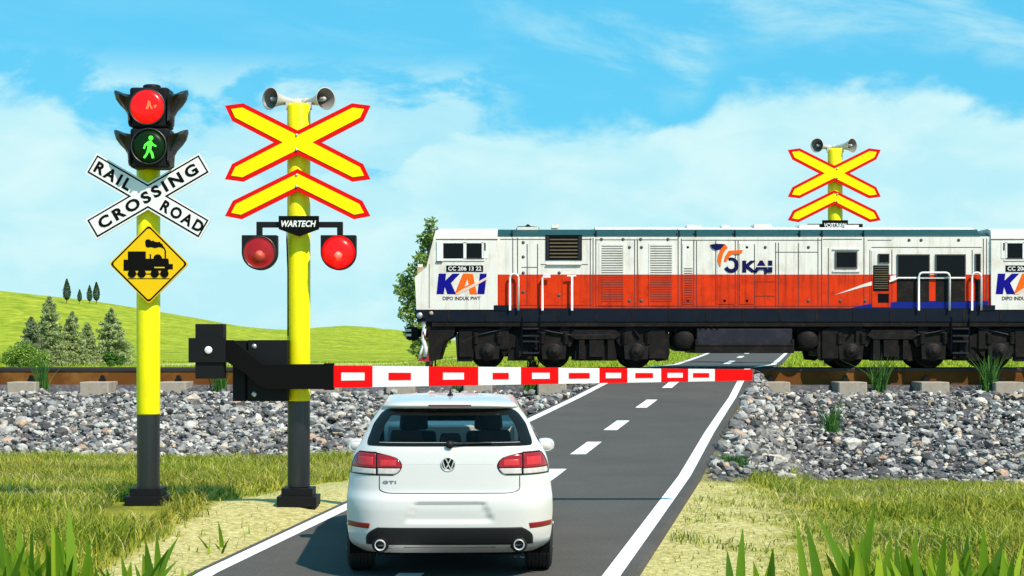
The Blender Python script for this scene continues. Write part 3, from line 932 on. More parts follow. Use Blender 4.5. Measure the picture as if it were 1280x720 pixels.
cf = [(39, 396, 455, 15, 'dark grey green conifer, left end of the conifer row, behind the large bush', 'coniferdark'),
      (62, 370, 456, 19, 'tallest conifer of the row left of the traffic light post', 'conifer'),
      (90, 389, 457, 15, 'middle sized conifer right beside the tallest one', 'conifer'),
      (109, 403, 457, 12, 'smallest slender conifer, between two larger ones', 'conifer'),
      (139, 385, 455, 21, 'wide pale conifer behind the small round bush', 'conifer')]
for i, (px, top, bot, hw, lab, mm) in enumerate(cf):
    D = 76 + i * 1.1
    x = wx(px, D); z = float(ground(x, D)); h = (wz(top, D) - z); r = hw * D / F
    hh = h
    tree('conifer_tree', lab, 'conifer', 'conifers behind the track', (x, D, z), conifer_mesh(h, r * 1.8, 8500, leaf=.07), [(0, 0, -.1), (.01, 0, h * .4), (0, .01, h * .93)], [h * .022, h * .016, .006], M[mm])

def bush_mesh(rx, rz, n_, leaf, lumps=16):
    pts = []
    for _ in range(lumps):
        a = random.uniform(0, 2 * math.pi); u = random.uniform(.1, .8)
        c = np.array([math.cos(a) * rx * u, math.sin(a) * rx * u * .8, rz * random.uniform(.3, .78) * (1.12 - u * .5)])
        rr_ = rx * random.uniform(.26, .42)
        d = rng.normal(size=(n_ // lumps, 3)); d /= np.linalg.norm(d, axis=1)[:, None]
        rad = rr_ * rng.uniform(.55, 1.0, (len(d), 1)) ** .5
        p = c + d * rad * np.array([1, 1, .75])
        pts.append(p)
    pts = np.concatenate(pts); pts[:, 2] = np.maximum(pts[:, 2], .04)
    return leaf_cloud(pts, leaf, None)
for px, top, bot, hw, lab, mm, D in [(31, 426, 457, 33, 'large light green rounded bush at the left end of the conifers', 'bush', 73.5), (140, 438, 457, 15, 'small dark green round bush in front of the wide pale conifer', 'bushdark', 74.5)]:
    x = wx(px, D); z = float(ground(x, D)); h = wz(top, D) - z; r = hw * D / F
    tree('round_bush', lab, 'bush', 'bushes behind the track', (x, D, z), bush_mesh(r, h, 6500 if hw > 20 else 3500, .05, 22 if hw > 20 else 12), [(0, 0, -.1), (0, 0, h * .5)], [.04, .02], M[mm],
         limbs=[([(0, 0, .02), (.3 * r, 0, h * .4), (.5 * r, .1, h * .7)], [.025, .015, .005]), ([(0, 0, .02), (-.3 * r, .1, h * .4), (-.5 * r, 0, h * .7)], [.025, .015, .005])])

def cypress_mesh(h, r, n_):
    t = rng.uniform(0, 1, n_); prof = np.sin(np.pi * np.clip(t, 0, 1) ** .62) ** .8
    a = rng.uniform(0, 2 * np.pi, n_); rad = r * prof * rng.uniform(.35, 1.05, n_) ** .5 * (1 + .12 * np.sin(a * 5 + t * 21))
    P = np.stack([np.cos(a) * rad, np.sin(a) * rad, h * (.16 + .84 * t)], 1)
    return leaf_cloud(P, h * .030, None)
for px, top, bot, hw, lab in [(83.5, 348, 379, 4.6, 'tallest dark cypress on the hilltop, standing apart at the left'), (99.5, 361, 379, 2.8, 'smallest dark cypress on the hilltop, second in the row'),
                              (112, 356, 379.5, 3.4, 'mid sized dark cypress on the hilltop, close beside the rightmost one'), (120.5, 352, 379.5, 4.2, 'rightmost dark cypress of the hilltop row')]:
    D = 243.0
    x = wx(px, D)
    for D in np.arange(200, 262, .5):      # walk up the hill to where its base shows
        x = wx(px, D); z = float(ground(x, D))
        if HY - (z - H) * F / D < bot + .6: break
    h = (bot - top) * D / F; r = hw * D / F
    tree('cypress_tree', lab, 'cypress', 'cypresses on the hilltop', (x, float(D), z), cypress_mesh(h, r, 2200), [(0, 0, -.2), (0, 0, h * .5)], [h * .022, h * .012], M['cypress'])

# leafy tree behind the locomotive cab
D = 54.5
x = wx(536, D); z = float(ground(x, D))
root_px = 536
lumps = [(541, 279, 7), (543, 292, 9), (533, 300, 9), (546, 306, 11), (536, 316, 11), (528, 326, 9), (545, 328, 14), (534, 340, 10), (520, 338, 8), (508, 349, 9), (517, 356, 10), (503, 362, 8),
         (530, 358, 14), (512, 371, 11), (522, 384, 12), (535, 380, 16), (510, 392, 9), (524, 402, 12), (516, 414, 9), (530, 422, 12), (550, 350, 15), (555, 390, 18), (560, 320, 14), (552, 420, 14), (524, 436, 10), (540, 440, 12)]
pts = []
for (px, py, rp) in lumps:
    r = rp * 1.12 * D / F
    k = int(140 * (rp / 9) ** 2)
    c = np.array([wx(px - 2.5, D) - x, random.uniform(-.35, .35), wz(py, D) - z])
    d = rng.normal(size=(k, 3)); d /= np.linalg.norm(d, axis=1)[:, None]
    pts.append(c + d * (r * rng.uniform(.2, 1.12, (k, 1)) ** .6))
hT = wz(270, D) - z
lm = []
for (px, py, rp) in lumps[4:22:2]:
    tx, tz = wx(px, D) - x, wz(py, D) - z
    lm.append(([(.01, 0, max(.3, tz * .55)), (tx * .6, 0, tz * .8), (tx, 0, tz)], [.035, .02, .006]))
tree('leafy_tree', 'tall leafy green tree standing behind the locomotive cab', 'tree', None, (x, D, z), leaf_cloud(np.concatenate(pts), .075, None),
     [(0, 0, -.1), (.03, 0, hT * .4), (.02, .03, hT * .7), (.1, 0, hT * .93)], [.11, .08, .05, .012], M['leafy'], limbs=lm)


# ------------------------------------------------------------------ signal posts
def round_px(cx, cy, r, D, n=40):
    return [(wx(cx + r * math.cos(2 * math.pi * i / n), D), wz(cy + r * math.sin(2 * math.pi * i / n), D)) for i in range(n)]


def post_body(root, px, rpx, top, mid, bot, D):
    x, r = wx(px, D), rpx * D / F
    z = lambda py: wz(py, D)
    b = MB().lathe([(0, z(top)), (r * .9, z(top)), (r, z(top) - .025), (r, z(mid) + .015), (r * .98, z(mid)), (0, z(mid))], (x, D, 0), (0, 0, 1), 40)
    b.build('post', M['yellow'], root)
    return x, r


def post_sleeve(root, px, rpx, mid, bot, D, foot=True):
    x, r = wx(px, D), rpx * D / F
    z = lambda py: wz(py, D)
    sl = MB().lathe([(r * .97, z(mid) + .012), (r * .97, z(bot))], (x, D, 0), (0, 0, 1), 40)
    so = sl.build('post_sleeve', M['blacksat'], root)
    p = lambda q: q * D / F
    b = MB()
    b.box(x - p(19.5), x + p(19.5), D - p(19.5), D + p(19.5), z(619), z(609), 0, bev=.01)
    b.box(x - p(24.5), x + p(24.5), D - p(24.5), D + p(24.5), z(632), z(618.8), 0, bev=.01)
    b.build('foot_plate', M['black'], root)


D0 = 20.0
P0 = D0 / F      # metres per pixel at the posts

# --- traffic light post
px0 = 185.5
root = thing('signal_post', 'yellow post carrying the traffic light, railroad crossing signs and diamond sign', 'signal post', (wx(px0, D0), D0, wz(630, D0)))
post_body(root, px0, 14.6, 200, 518, 610, D0)
post_sleeve(root, px0, 14.6, 518, 610, D0)
# traffic light
yf = D0 - .36
tl = MB()
zc = lambda py: wz(py, yf)
xc = lambda px: wx(px, yf)
tl.box(xc(161.5), xc(210.5), yf, D0 - .02, zc(159), zc(109), 0, bev=.035)
tl.box(xc(162), xc(211.5), yf, D0 - .02, zc(209.5), zc(160), 0, bev=.035)
tl.box(xc(168), xc(205), yf + .05, D0 - .06, zc(161), zc(157), 0)
tl.lathe([(0, zc(103.5)), (.085, zc(103.5)), (.10, zc(105)), (.10, zc(109.5))], (xc(186), D0 - .19, 0), (0, 0, 1), 24)
tl = tl.build('traffic_light_housing', M['black'], root, bevel=.006)
def visor(cx, cy, r, n=20):
    """short hood over the upper half of a lens"""
    b = MB()
    vs, fs = [], []
    for i in range(n + 1):
        a = math.pi * (-.08 + 1.16 * i / n)
        dep = .16 * (.25 + .75 * max(0, math.sin(a)))
        for rr_, yy in ((r, yf + .01), (r, yf - dep), (r + .012, yf - dep), (r + .012, yf + .01)):
            vs.append((xc(cx) + rr_ * math.cos(a), yy, zc(cy) + rr_ * math.sin(a)))
    for i in range(n):
        for k in range(4):
            q = (k + 1) % 4
            fs.append([i * 4 + k, i * 4 + q, i * 4 + 4 + q, i * 4 + 4 + k])
    b.add(vs, fs, 0, True); return b
for cx, cy in ((184.5, 134), (186.5, 183)):
    b = MB(); b.lathe([(.205, 0), (.205, -.03), (.19, -.035), (.185, .0)], (xc(cx), yf, zc(cy)), (0, 1, 0), 40)
    b.build('lens_ring', M['blacksat'], tl)
def side_hood(sx, y0, y1, y2):
    """the hooded side lens seen in profile: sx = -1 left, +1 right"""
    base = 162.5 if sx < 0 else 210.5
    e = lambda d: base + sx * d
    pts = [(e(-1), y0 + 6), (e(10), y0 + 4), (e(17), y0 + 1), (e(22), y0), (e(22.5), y0 + 4), (e(20), y0 + 12), (e(15), y0 + 19), (e(8), y0 + 26), (e(4), y0 + 33), (e(3), y0 + 46), (e(-1), y0 + 47)]
    n_ = 12
    b = MB(); vs = []; fs = []
    poly = pxpoly(pts, yf)
    cxm, hw = yf + .12, .15
    # rounded hood: the outline is widest in the middle of the depth and tapers at both sides
    rows = 9
    for k in range(rows):
        t = -1 + 2 * k / (rows - 1)
        s = math.sqrt(max(0, 1 - (t * .93) ** 2))
        for (X, Z) in poly:
            bx_ = xc(base)
            zz = zc(y0 + 24)
            vs.append((bx_ + (X - bx_) * (.35 + .65 * s), cxm + t * hw, zz + (Z - zz) * (.55 + .45 * s)))
    m_ = len(poly)
    for k in range(rows - 1):
        for i in range(m_):
            j = (i + 1) % m_
            fs.append([k * m_ + i, k * m_ + j, (k + 1) * m_ + j, (k + 1) * m_ + i])
    fs.append(list(range(m_))); fs.append([(rows - 1) * m_ + i for i in range(m_ - 1, -1, -1)])
    b.add(vs, fs, 0, True)
    return b
for yy in (111, 160.5):
    side_hood(-1, yy, 0, 0).build('side_visor', M['blacksat'], tl)
    side_hood(1, yy, 0, 0).build('side_visor', M['blacksat'], tl)
def lens(cx, cy, rpx, y, m, name, par, dome=.05):
    r = rpx * P0
    b = MB().lathe([(r, .0), (r * .96, -dome * .35), (r * .75, -dome * .75), (r * .4, -dome * .95), (0, -dome)], (wx(cx, y), y, wz(cy, y)), (0, 1, 0), 40)
    return b.build(name, m, par)
rl_ = lens(184, 133.5, 20.8, yf - .022, M['lampon'], 'red_lens', tl); rl_['label'] = 'lit red lens'
# faint standing figure on the red lens
b = MB()
for q in ([(187, 126.5), (189.5, 128), (190.5, 133), (193, 137), (191, 137.5), (188.5, 133.5), (187, 137.5), (184, 137.5), (186, 132)], [(194, 133), (197.5, 132), (197, 135.5), (194.5, 136)]):
    b.prism(pxpoly(q, yf), yf - .090, yf - .070)
b.build('figure_symbol', M['figure'], tl)
gl_ = lens(186.5, 183, 19.2, yf - .018, M['greenglass'], 'green_lens', tl); gl_['label'] = 'dark green lens with lit walking figure'
b = MB()
yw = yf - .075
b.prism(round_px(188.8, 172.6, 2.9, yw, 18), yw - .012, yw)
for q in ([(185.8, 176.2), (189.4, 175.8), (191.2, 179.0), (195.8, 182.0), (195.0, 183.8), (190.0, 181.8), (189.0, 187.0), (191.6, 191.2), (192.8, 197.6), (190.0, 198.0), (188.8, 192.6), (186.4, 189.6), (184.2, 194.2), (181.2, 198.2), (179.0, 196.8), (182.4, 192.2), (184.4, 186.0), (184.8, 180.8), (182.2, 182.6), (181.2, 186.4), (179.2, 185.8), (180.6, 180.6)],):
    b.prism(pxpoly(q, yw), yw - .012, yw)
b.build('walking_figure', M['walker'], tl)
# bracket down to the post
MB().cyl((wx(px0, D0), D0, wz(214, D0)), (wx(px0, D0), D0, wz(200, D0)), .10, n=24).build('mounting_collar', M['black'], root)

# crossbuck
yb = D0 - .20
def bar_poly(cx, cy, L, Wd, ang):
    ca, sa = math.cos(ang), math.sin(ang)
    return [(cx + u * ca - v * sa, cy - (u * sa + v * ca)) for u, v in ((-L / 2, -Wd / 2), (L / 2, -Wd / 2), (L / 2, Wd / 2), (-L / 2, Wd / 2))]
a1 = math.radians(-30.3); a2 = math.radians(30.3)
def cross_outline(cx, cy, L, w, t):
    c, s_ = math.cos(t), math.sin(t)
    e1 = (L * c + w * s_, L * s_ - w * c); e2 = (L * c - w * s_, L * s_ + w * c)
    q_ = [(w / s_, 0), e1, e2, (0, w / c), (-e2[0], e2[1]), (-e1[0], e1[1]), (-w / s_, 0), (-e1[0], -e1[1]), (-e2[0], -e2[1]), (0, -w / c), (e2[0], -e2[1]), (e1[0], -e1[1])]
    return [(cx + x, cy - y) for x, y in q_]
b = MB()
for k, (L_, w_, dy_) in enumerate(((82.5, 14.3, 0), (80.6, 12.4, .003), (78.6, 10.4, .006))):
    b.prism(pxpoly(cross_outline(185, 245.3, L_, w_, a2), yb), yb - dy_, yb + (.025 if k == 0 else .002), k % 2)
b.box(wx(179, yb), wx(191, yb), yb + .02, D0 - .05, wz(250, D0), wz(240, D0), 1)
cross_ = b.build('crossbuck_sign', [M['signwhite'], M['blackflat']], root)
def along(cx, cy, u, ang): return (cx + u * math.cos(ang), cy - u * math.sin(ang))
for word, u, wd_px, an in (('RAIL', -50, 50, a1), ('ROAD', 50, 58, a1), ('CROSSING', 0, 140, a2)):
    p = along(185, 245.3, u, an)
    text_mesh('lettering', word, M['blackflat'], cross_, (wx(p[0], yb), yb - .010, wz(p[1], yb)), wd_px * P0, 14.5 * P0, an, .005, .035, spacing=1.35)

# diamond sign with a steam engine
yd = D0 - .19
dia = [(186, 280), (236, 330), (186, 380), (136, 330)]
def rounded(pts, r, n=5):
    out = []
    m_ = len(pts)
    for i in range(m_):
        p0, p1, p2 = Vector(pts[i - 1]), Vector(pts[i]), Vector(pts[(i + 1) % m_])
        a = p1 + (p0 - p1).normalized() * r; c = p1 + (p2 - p1).normalized() * r
        for k in range(n + 1):
            t = k / n
            out.append(tuple(a * (1 - t) ** 2 + p1 * (2 * t * (1 - t)) + c * t * t))
    return out
b = MB()
b.prism(pxpoly(rounded(dia, 4), yd), yd, yd + .02, 0)
def shrink(pts, c, k): return [(c[0] + (x - c[0]) * k, c[1] + (y - c[1]) * k) for x, y in pts]
b.prism(pxpoly(rounded(shrink(dia, (186, 330), .965), 4), yd), yd - .003, yd + .003, 1)
b.prism(pxpoly(rounded(shrink(dia, (186, 330), .91), 4), yd), yd - .006, yd, 0)
ds_ = b.build('diamond_sign', [M['diamond'], M['blackflat']], root)
q = lambda x, y: (130 + x / 6.857, 280 + y / 6.857)
ys_ = yd - .009
b = MB()
body = [(205, 235), (358, 235), (358, 297), (392, 297), (392, 258), (403, 258), (403, 297), (424, 297), (428, 275), (445, 262), (462, 259), (480, 264), (492, 278), (497, 295), (520, 295), (520, 235), (531, 235), (531, 295), (552, 297), (557, 343), (590, 343), (590, 388), (556, 388),
        (545, 400), (205, 400), (168, 400), (168, 305), (205, 305)]
b.prism(pxpoly([q(*t) for t in body], ys_), ys_, ys_ + .004, 0)
smoke = [(352, 150), (362, 133), (390, 131), (404, 146), (422, 141), (436, 152), (462, 155), (478, 152), (486, 165), (500, 170), (505, 186), (522, 208), (533, 237), (522, 237), (514, 214), (498, 204), (480, 198), (455, 202), (436, 207), (415, 200), (398, 198), (375, 203), (357, 190)]
b.prism(pxpoly([q(*t) for t in smoke], ys_), ys_, ys_ + .004, 0)
for cx in (240, 323, 435, 518):
    c = q(cx, 425); b.prism(round_px(c[0], c[1], 5.2, ys_, 22), ys_ - .002, ys_ + .004, 0)
b.prism(pxpoly([q(240, 424), q(518, 424), q(518, 432), q(240, 432)], ys_), ys_ + .0005, ys_ + .004, 0)
b.prism(pxpoly([q(205, 465), q(562, 465), q(562, 471), q(205, 471)], ys_), ys_, ys_ + .004, 0)
b.prism(pxpoly([q(432, 368), q(520, 368), q(520, 378), q(432, 378)], ys_), ys_ - .004, ys_ + .002, 1)
b.build('steam_engine_symbol', [M['blackflat'], M['diamond']], ds_)

# --- crossing signal (barrier post and its far twin)
XP = [(304, 129), (372, 163), (440, 129), (463, 132), (454, 151), (402, 178), (454, 205), (463, 224), (440, 227), (372, 193), (304, 227), (281, 224), (290, 205), (342, 178), (290, 151), (281, 132)]
CP = [(372, 211), (453, 251), (463, 270), (442, 274), (372, 239), (302, 274), (281, 270), (291, 251)]


GLOW_ON, GLOW_DIM = [], []
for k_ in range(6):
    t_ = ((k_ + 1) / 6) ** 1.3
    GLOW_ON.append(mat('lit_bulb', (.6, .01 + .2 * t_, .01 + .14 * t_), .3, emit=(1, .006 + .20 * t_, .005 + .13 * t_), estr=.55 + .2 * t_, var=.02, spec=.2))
    GLOW_DIM.append(mat('unlit_bulb', (.22 + .50 * t_, .006 + .13 * t_, .008 + .085 * t_), .3, var=.05, spec=.2, emit=(1, .1, .07), estr=.28 * t_))  # steps brighten inwards and emit faintly: soft glow put into the colour


def crossing_signal(root, T, D, sc, mirror, base_py, foot):
    """T maps picture coordinates of the near post to this post; sc = size against the near one"""
    p = sc * 1.0
    def poly(pts, y): return [(wx(*(T(a, b_)[0], y)), wz(T(a, b_)[1], y)) for a, b_ in pts]
    def pt(a, b_, y): t = T(a, b_); return (wx(t[0], y), y, wz(t[1], y))
    yy = D - .20 * sc
    X0 = pt(373.5, 130, D); r = 14.4 * P0 * sc
    top = X0[2]
    zmid = pt(373.5, 501, D)[2] if foot else base_py + .55
    zb = pt(373.5, 608, D)[2] if foot else base_py
    MB().lathe([(0, top), (r * .9, top), (r, top - .03 * sc), (r, zmid + .012), (r * .98, zmid), (0, zmid)], (X0[0], D, 0), (0, 0, 1), 40).build('post', M['yellow'], root)
    MB().lathe([(r * .97, zmid + .01), (r * .97, zb)], (X0[0], D, 0), (0, 0, 1), 40).build('post_sleeve', M['blacksat'], root)
    q = lambda v: v * P0 * sc
    b = MB()
    b.box(X0[0] - q(19.5), X0[0] + q(19.5), D - q(19.5), D + q(19.5), zb - q(11), zb - q(1), 0, bev=.01)
    b.box(X0[0] - q(24.5), X0[0] + q(24.5), D - q(24.5), D + q(24.5), zb - q(24), zb - q(10.8), 0, bev=.01)
    b.build('foot_plate', M['black'], root)
    for nm, P in (('cross_sign', XP), ('chevron_sign', CP)):
        b = MB(); o = poly(P, yy)
        b.prism(o, yy, yy + .025 * sc, 0)
        b.prism(inset_poly(o, 5.3 * P0 * sc), yy - .006, yy + .004, 1)
        for dz_ in (0,):
            b.box(X0[0] - q(6), X0[0] + q(6), yy + .02 * sc, D, pt(372, 184 if nm == 'cross_sign' else 233, D)[2], pt(372, 172 if nm == 'cross_sign' else 222, D)[2], 2)
        for k_ in (-1, 1):
            bz_ = pt(372, (178 + 9 * k_) if nm == 'cross_sign' else (226 + 7 * k_), yy)[2]
            b.lathe([(0, -.016 * sc), (.014 * sc, -.016 * sc), (.018 * sc, -.005)], (X0[0], yy, bz_), (0, 1, 0), 10, 2)
        b.build(nm, [M['signred'], M['signyellow'], M['steel']], root)
    # lamp bar
    yl = D - .24 * sc
    b = MB()
    b.prism(poly([(320, 277), (428, 277), (428, 284), (320, 284)], yl), yl + .02, yl + .09 * sc, 0)
    b.prism(poly([(320, 283), (327, 283), (327, 297), (320, 297)], yl), yl + .02, yl + .09 * sc, 0)
    b.prism(poly([(421, 283), (428, 283), (428, 297), (421, 297)], yl), yl + .02, yl + .09 * sc, 0)
    b.box(X0[0] - q(8), X0[0] + q(8), yl + .05, D, pt(373, 285, D)[2], pt(373, 276, D)[2], 0)
    b.build('lamp_bar', M['black'], root, bevel=.004)
    b = MB(); pl = poly([(348.5, 270), (398.5, 270), (398.5, 286.5), (373.5, 295.5), (348.5, 286.5)], yl)
    b.prism(pl, yl - .02, yl + .03 * sc, 0)
    np_ = b.build('name_plate', M['blackflat'], root)
    c = pt(373.5, 279.8, yl)
    text_mesh('lettering', 'WARTECH', M['signwhite'], np_, (c[0], yl - .026, c[2]), q(43), q(8), 0, .005, .03, shear=.22, mirror=mirror, spacing=1.02)
    for k, (cx, lit) in enumerate(((324.5, False), (423, True))):
        cy = 315.5
        U = [(cx - 22, 294), (cx + 22, 294)] + [(cx + 22 * math.cos(t), cy + 22 * math.sin(t)) for t in np.linspace(0, math.pi, 22)]
        b = MB(); o = poly(U, yl)
        b.prism(o, yl - .03 * sc, yl + .12 * sc, 0)
        lo = b.build('lamp_housing', M['black'], root, bevel=.006)
        c = pt(cx, cy, yl - .03 * sc)
        R = 19.3 * P0 * sc
        MB().lathe([(R + .012 * sc, 0), (R + .012 * sc, -.02 * sc), (R, -.022 * sc), (R * .97, 0)], c, (0, 1, 0), 40).build('lens_rim', M['blacksat'] if lit is False else M['signred'], lo)
        le = MB()
        le.lathe([(R, -.002), (R * .95, -.025 * sc), (R * .75, -.05 * sc), (R * .42, -.065 * sc), (0, -.07 * sc)], c, (0, 1, 0), 40)
        if lit is False:
            # sunk dim lens: bowl, with its glow low down coloured in as brighter steps
            le = MB(); le.lathe([(R, -.012 * sc), (R * .93, -.004 * sc), (R * .75, -.02 * sc), (R * .42, -.036 * sc), (0, -.042 * sc)], c, (0, 1, 0), 40)
        lb = le.build('red_lens', M['lampon'] if lit else M['lampoff'], lo)
        lb['label'] = 'lit red crossing lamp' if lit else 'unlit dark red crossing lamp'
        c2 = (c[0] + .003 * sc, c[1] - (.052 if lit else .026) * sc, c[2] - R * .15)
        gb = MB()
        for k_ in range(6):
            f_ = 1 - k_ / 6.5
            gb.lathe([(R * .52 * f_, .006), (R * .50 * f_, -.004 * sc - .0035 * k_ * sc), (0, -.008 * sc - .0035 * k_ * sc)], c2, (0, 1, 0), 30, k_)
        gb.build('bulb_glow', GLOW_ON if lit else GLOW_DIM, lo)
    cb_ = MB()
    cb_.tube([pt(358, 284, D - .10 * sc), pt(358.5, 300, D - .15 * sc), pt(360, 340, D - .145 * sc), pt(360, 420, D - .145 * sc)] if foot else [pt(358, 284, D - .10 * sc), pt(359, 300, D - .15 * sc), pt(360, 340, D - .145 * sc)], .008 * sc, 6)
    cb_.build('cable', M['blackflat'], root)
    # two horn loudspeakers
    for s_ in (-1, 1):
        mouth = pt(372.5 + s_ * 34.5, 123.2, D - .12 * sc)
        ax = Vector((s_ * .62, -.78, .0)).normalized()
        Rm = 13.6 * P0 * sc
        L = .36 * sc
        o = Vector(mouth) - ax * L
        prof = [(Rm * .30, 0), (Rm * .33, L * .2), (Rm * .42, L * .45), (Rm * .60, L * .7), (Rm * .85, L * .92), (Rm, L), (Rm * 1.03, L + .004), (Rm * .97, L + .003)]
        b = MB(); b.lathe(prof, o, ax, 32, 0)
        inner = [(Rm * .97, L + .003), (Rm * .82, L * .9), (Rm * .56, L * .68), (Rm * .38, L * .45), (0, L * .4)]
        b.lathe(inner, o, ax, 32, 1)
        b.lathe([(Rm * .30, 0), (Rm * .30, -.02 * sc), (Rm * .42, -.03 * sc), (Rm * .42, -.19 * sc), (Rm * .36, -.21 * sc), (0, -.21 * sc)], o, ax, 28, 0)
        b.lathe([(0, L * .98), (Rm * .14, L * .97), (Rm * .2, L * .92), (Rm * .2, L * .75), (Rm * .13, L * .5)], o, ax, 20, 0)
        ho = b.build('horn_speaker', [M['horn'], M['hornin']], root)
        bx_ = X0[0] + s_ * q(13)
        bb = MB().box(bx_ - q(3), bx_ + q(3), D - q(4), D + q(4), top - q(7), top + q(2), 0)
        bb.tube([(bx_, D, top), (o.x - ax.x * .1 * sc, o.y - ax.y * .1 * sc, o.z - Rm * .35)], q(2), 8)
        bb.build('horn_bracket', M['horn'], root)


root = thing('crossing_signal', 'yellow barrier post with red edged cross, two red lamps and horn speakers', 'crossing signal', (wx(373.5, D0), D0, wz(630, D0)), 'crossing signals')
crossing_signal(root, lambda a, b_: (a, b_), D0, 1.0, False, None, True)
D2 = 53.0
k2 = 116 / 182.0
sc2 = k2 * D2 / D0
x2 = wx(1043.3, D2); g2 = float(ground(x2, D2))
root = thing('crossing_signal', 'far yellow crossing signal rising behind the locomotive roof', 'crossing signal', (x2, D2, g2), 'crossing signals')
crossing_signal(root, lambda a, b_: (1043.3 + (a - 372.5) * k2, 186 + (b_ - 130) * k2), D2, sc2, True, g2 + .2, False)

# --- boom barrier
DB = D0 - .32
PB = DB / F
root = thing('boom_barrier', 'lowered red and white boom barrier with black counterweight across the road', 'barrier', W(333, 502, D0))
X = lambda px: wx(px, DB)
Z = lambda py: wz(py, DB)
b = MB()
b.box(X(307.5), X(358), DB + .10, DB + .50, Z(502), Z(425), 0, bev=.012)
b.box(X(288.5), X(305.5), DB + .12, DB + .46, Z(502), Z(425.5), 0, bev=.012)
b.box(X(304), X(309), DB + .16, DB + .44, Z(498), Z(429), 0)
b.box(X(352), X(373), D0 - .04, D0 + .10, Z(452), Z(438), 0); b.box(X(352), X(373), D0 - .04, D0 + .10, Z(496), Z(487), 0)
hs = b.build('drive_housing', M['black'], root)
for px, py in ((316, 433), (316, 493)):
    MB().lathe([(0, -.012), (.022, -.012), (.03, 0)], (X(px), DB + .10, Z(py)), (0, 1, 0), 16).build('bolt', M['steel'], hs)
# arm: tail, diagonal and channel in one
am = MB()
out = [(284, 425), (292, 425), (306, 436), (330, 455.5), (405.5, 455), (405.5, 454), (417.5, 454), (417.5, 487.5), (405.5, 487.5), (405.5, 486.3), (334, 486.3), (322, 481), (306, 466), (284, 452)]
am.prism(pxpoly(out, DB), DB - .06, DB + .07, 0)
ar = am.build('pivot_arm', M['blackflat'], root, bevel=.006)
cw = MB()
cw.box(X(238), X(286), DB - .04, DB + .06, Z(453), Z(422.5), 0, bev=.006)
cw.box(X(246), X(281), DB - .11, DB - .045, Z(473), Z(405), 0, bev=.008)
cw.box(X(246), X(281), DB + .065, DB + .16, Z(473), Z(405), 0, bev=.008)
cw.v, cw.f, cw.m, cw.sm = [], [], [], []
cw.box(X(238), X(284), DB - .125, DB - .05, Z(453), Z(422.5), 0, bev=.006)
cw.box(X(246), X(281), DB - .10, DB + .12, Z(473), Z(405), 0, bev=.008)
co_ = cw.build('counterweight', M['black'], root)
MB().lathe([(0, -.02), (.032, -.02), (.042, -.012), (.042, 0)], (X(263), DB - .125, Z(437.5)), (0, 1, 0), 20).build('bolt', M['signwhite'], co_)
# boom: tapered, painted sections of red and white with small bars of the other colour
def boom_top(px): return 456.8 + (px - 417) / (940 - 417) * (461.8 - 456.8)
def boom_bot(px): return 484.6 + (px - 417) / (940 - 417) * (475.6 - 484.6)
edges = [417.3, 466, 536, 598, 651, 698, 749, 784, 826, 860, 893, 940]
bars = [(427, 456), (486, 514), (554, 580), (616, 636), (665, 687), (711, 737), (757, 776), (794, 816), (834, 853), (866, 886), None]
b = MB()
for i in range(11):
    x0, x1 = edges[i], edges[i + 1]
    if i == 10: x0_ = x0
    b.prism(pxpoly([(x0, boom_top(x0)), (x1, boom_top(x1)), (x1, boom_bot(x1)), (x0, boom_bot(x0))], DB), DB - .035, DB + .035, i % 2)
    if bars[i]:
        u0, u1 = bars[i]
        def mid(u, s_):
            t, bo = boom_top(u), boom_bot(u); c = (t + bo) / 2; hgt = (bo - t) * .18
            return c + s_ * hgt
        b.prism(pxpoly([(u0, mid(u0, -1)), (u1, mid(u1, -1)), (u1, mid(u1, 1)), (u0, mid(u0, 1))], DB), DB - .039, DB - .033, 1 - i % 2)
bo = b.build('boom', [M['boomred'], M['boomwhite']], root)

# ------------------------------------------------------------------ locomotive
YS = 45.50               # near side plane
WD = 2.74                # width
YC = YS + WD / 2
YE = YS + WD
PL = YS / F
LX = lambda px: wx(px, YS)
LZ = lambda py: wz(py, YS)
MID = 930.5              # the engine is the same at both ends about this picture column
loco = thing('diesel_locomotive', 'white and red diesel locomotive with a cab at each end crossing the road', 'locomotive', (LX(MID), YC, railz))
def lp(pts): return [(LX(x), LZ(y)) for x, y in pts]
def mir(pts): return [(2 * MID - x, y) for x, y in pts]
HS = YS + .06            # hood side plane

def xprism(b, x0, x1, prof, mi=0):
    """profile (y,z) swept along x"""
    n_ = len(prof)
    vs = [(x0, p[0], p[1]) for p in prof] + [(x1, p[0], p[1]) for p in prof]
    fs = [[i, n_ + i, n_ + (i + 1) % n_, (i + 1) % n_] for i in range(n_)]
    fs += [list(range(n_)), list(range(2 * n_ - 1, n_ - 1, -1))]
    return b.add(vs, fs, mi)

def both(prof): return prof + [(2 * YC - y, z) for y, z in reversed(prof)]
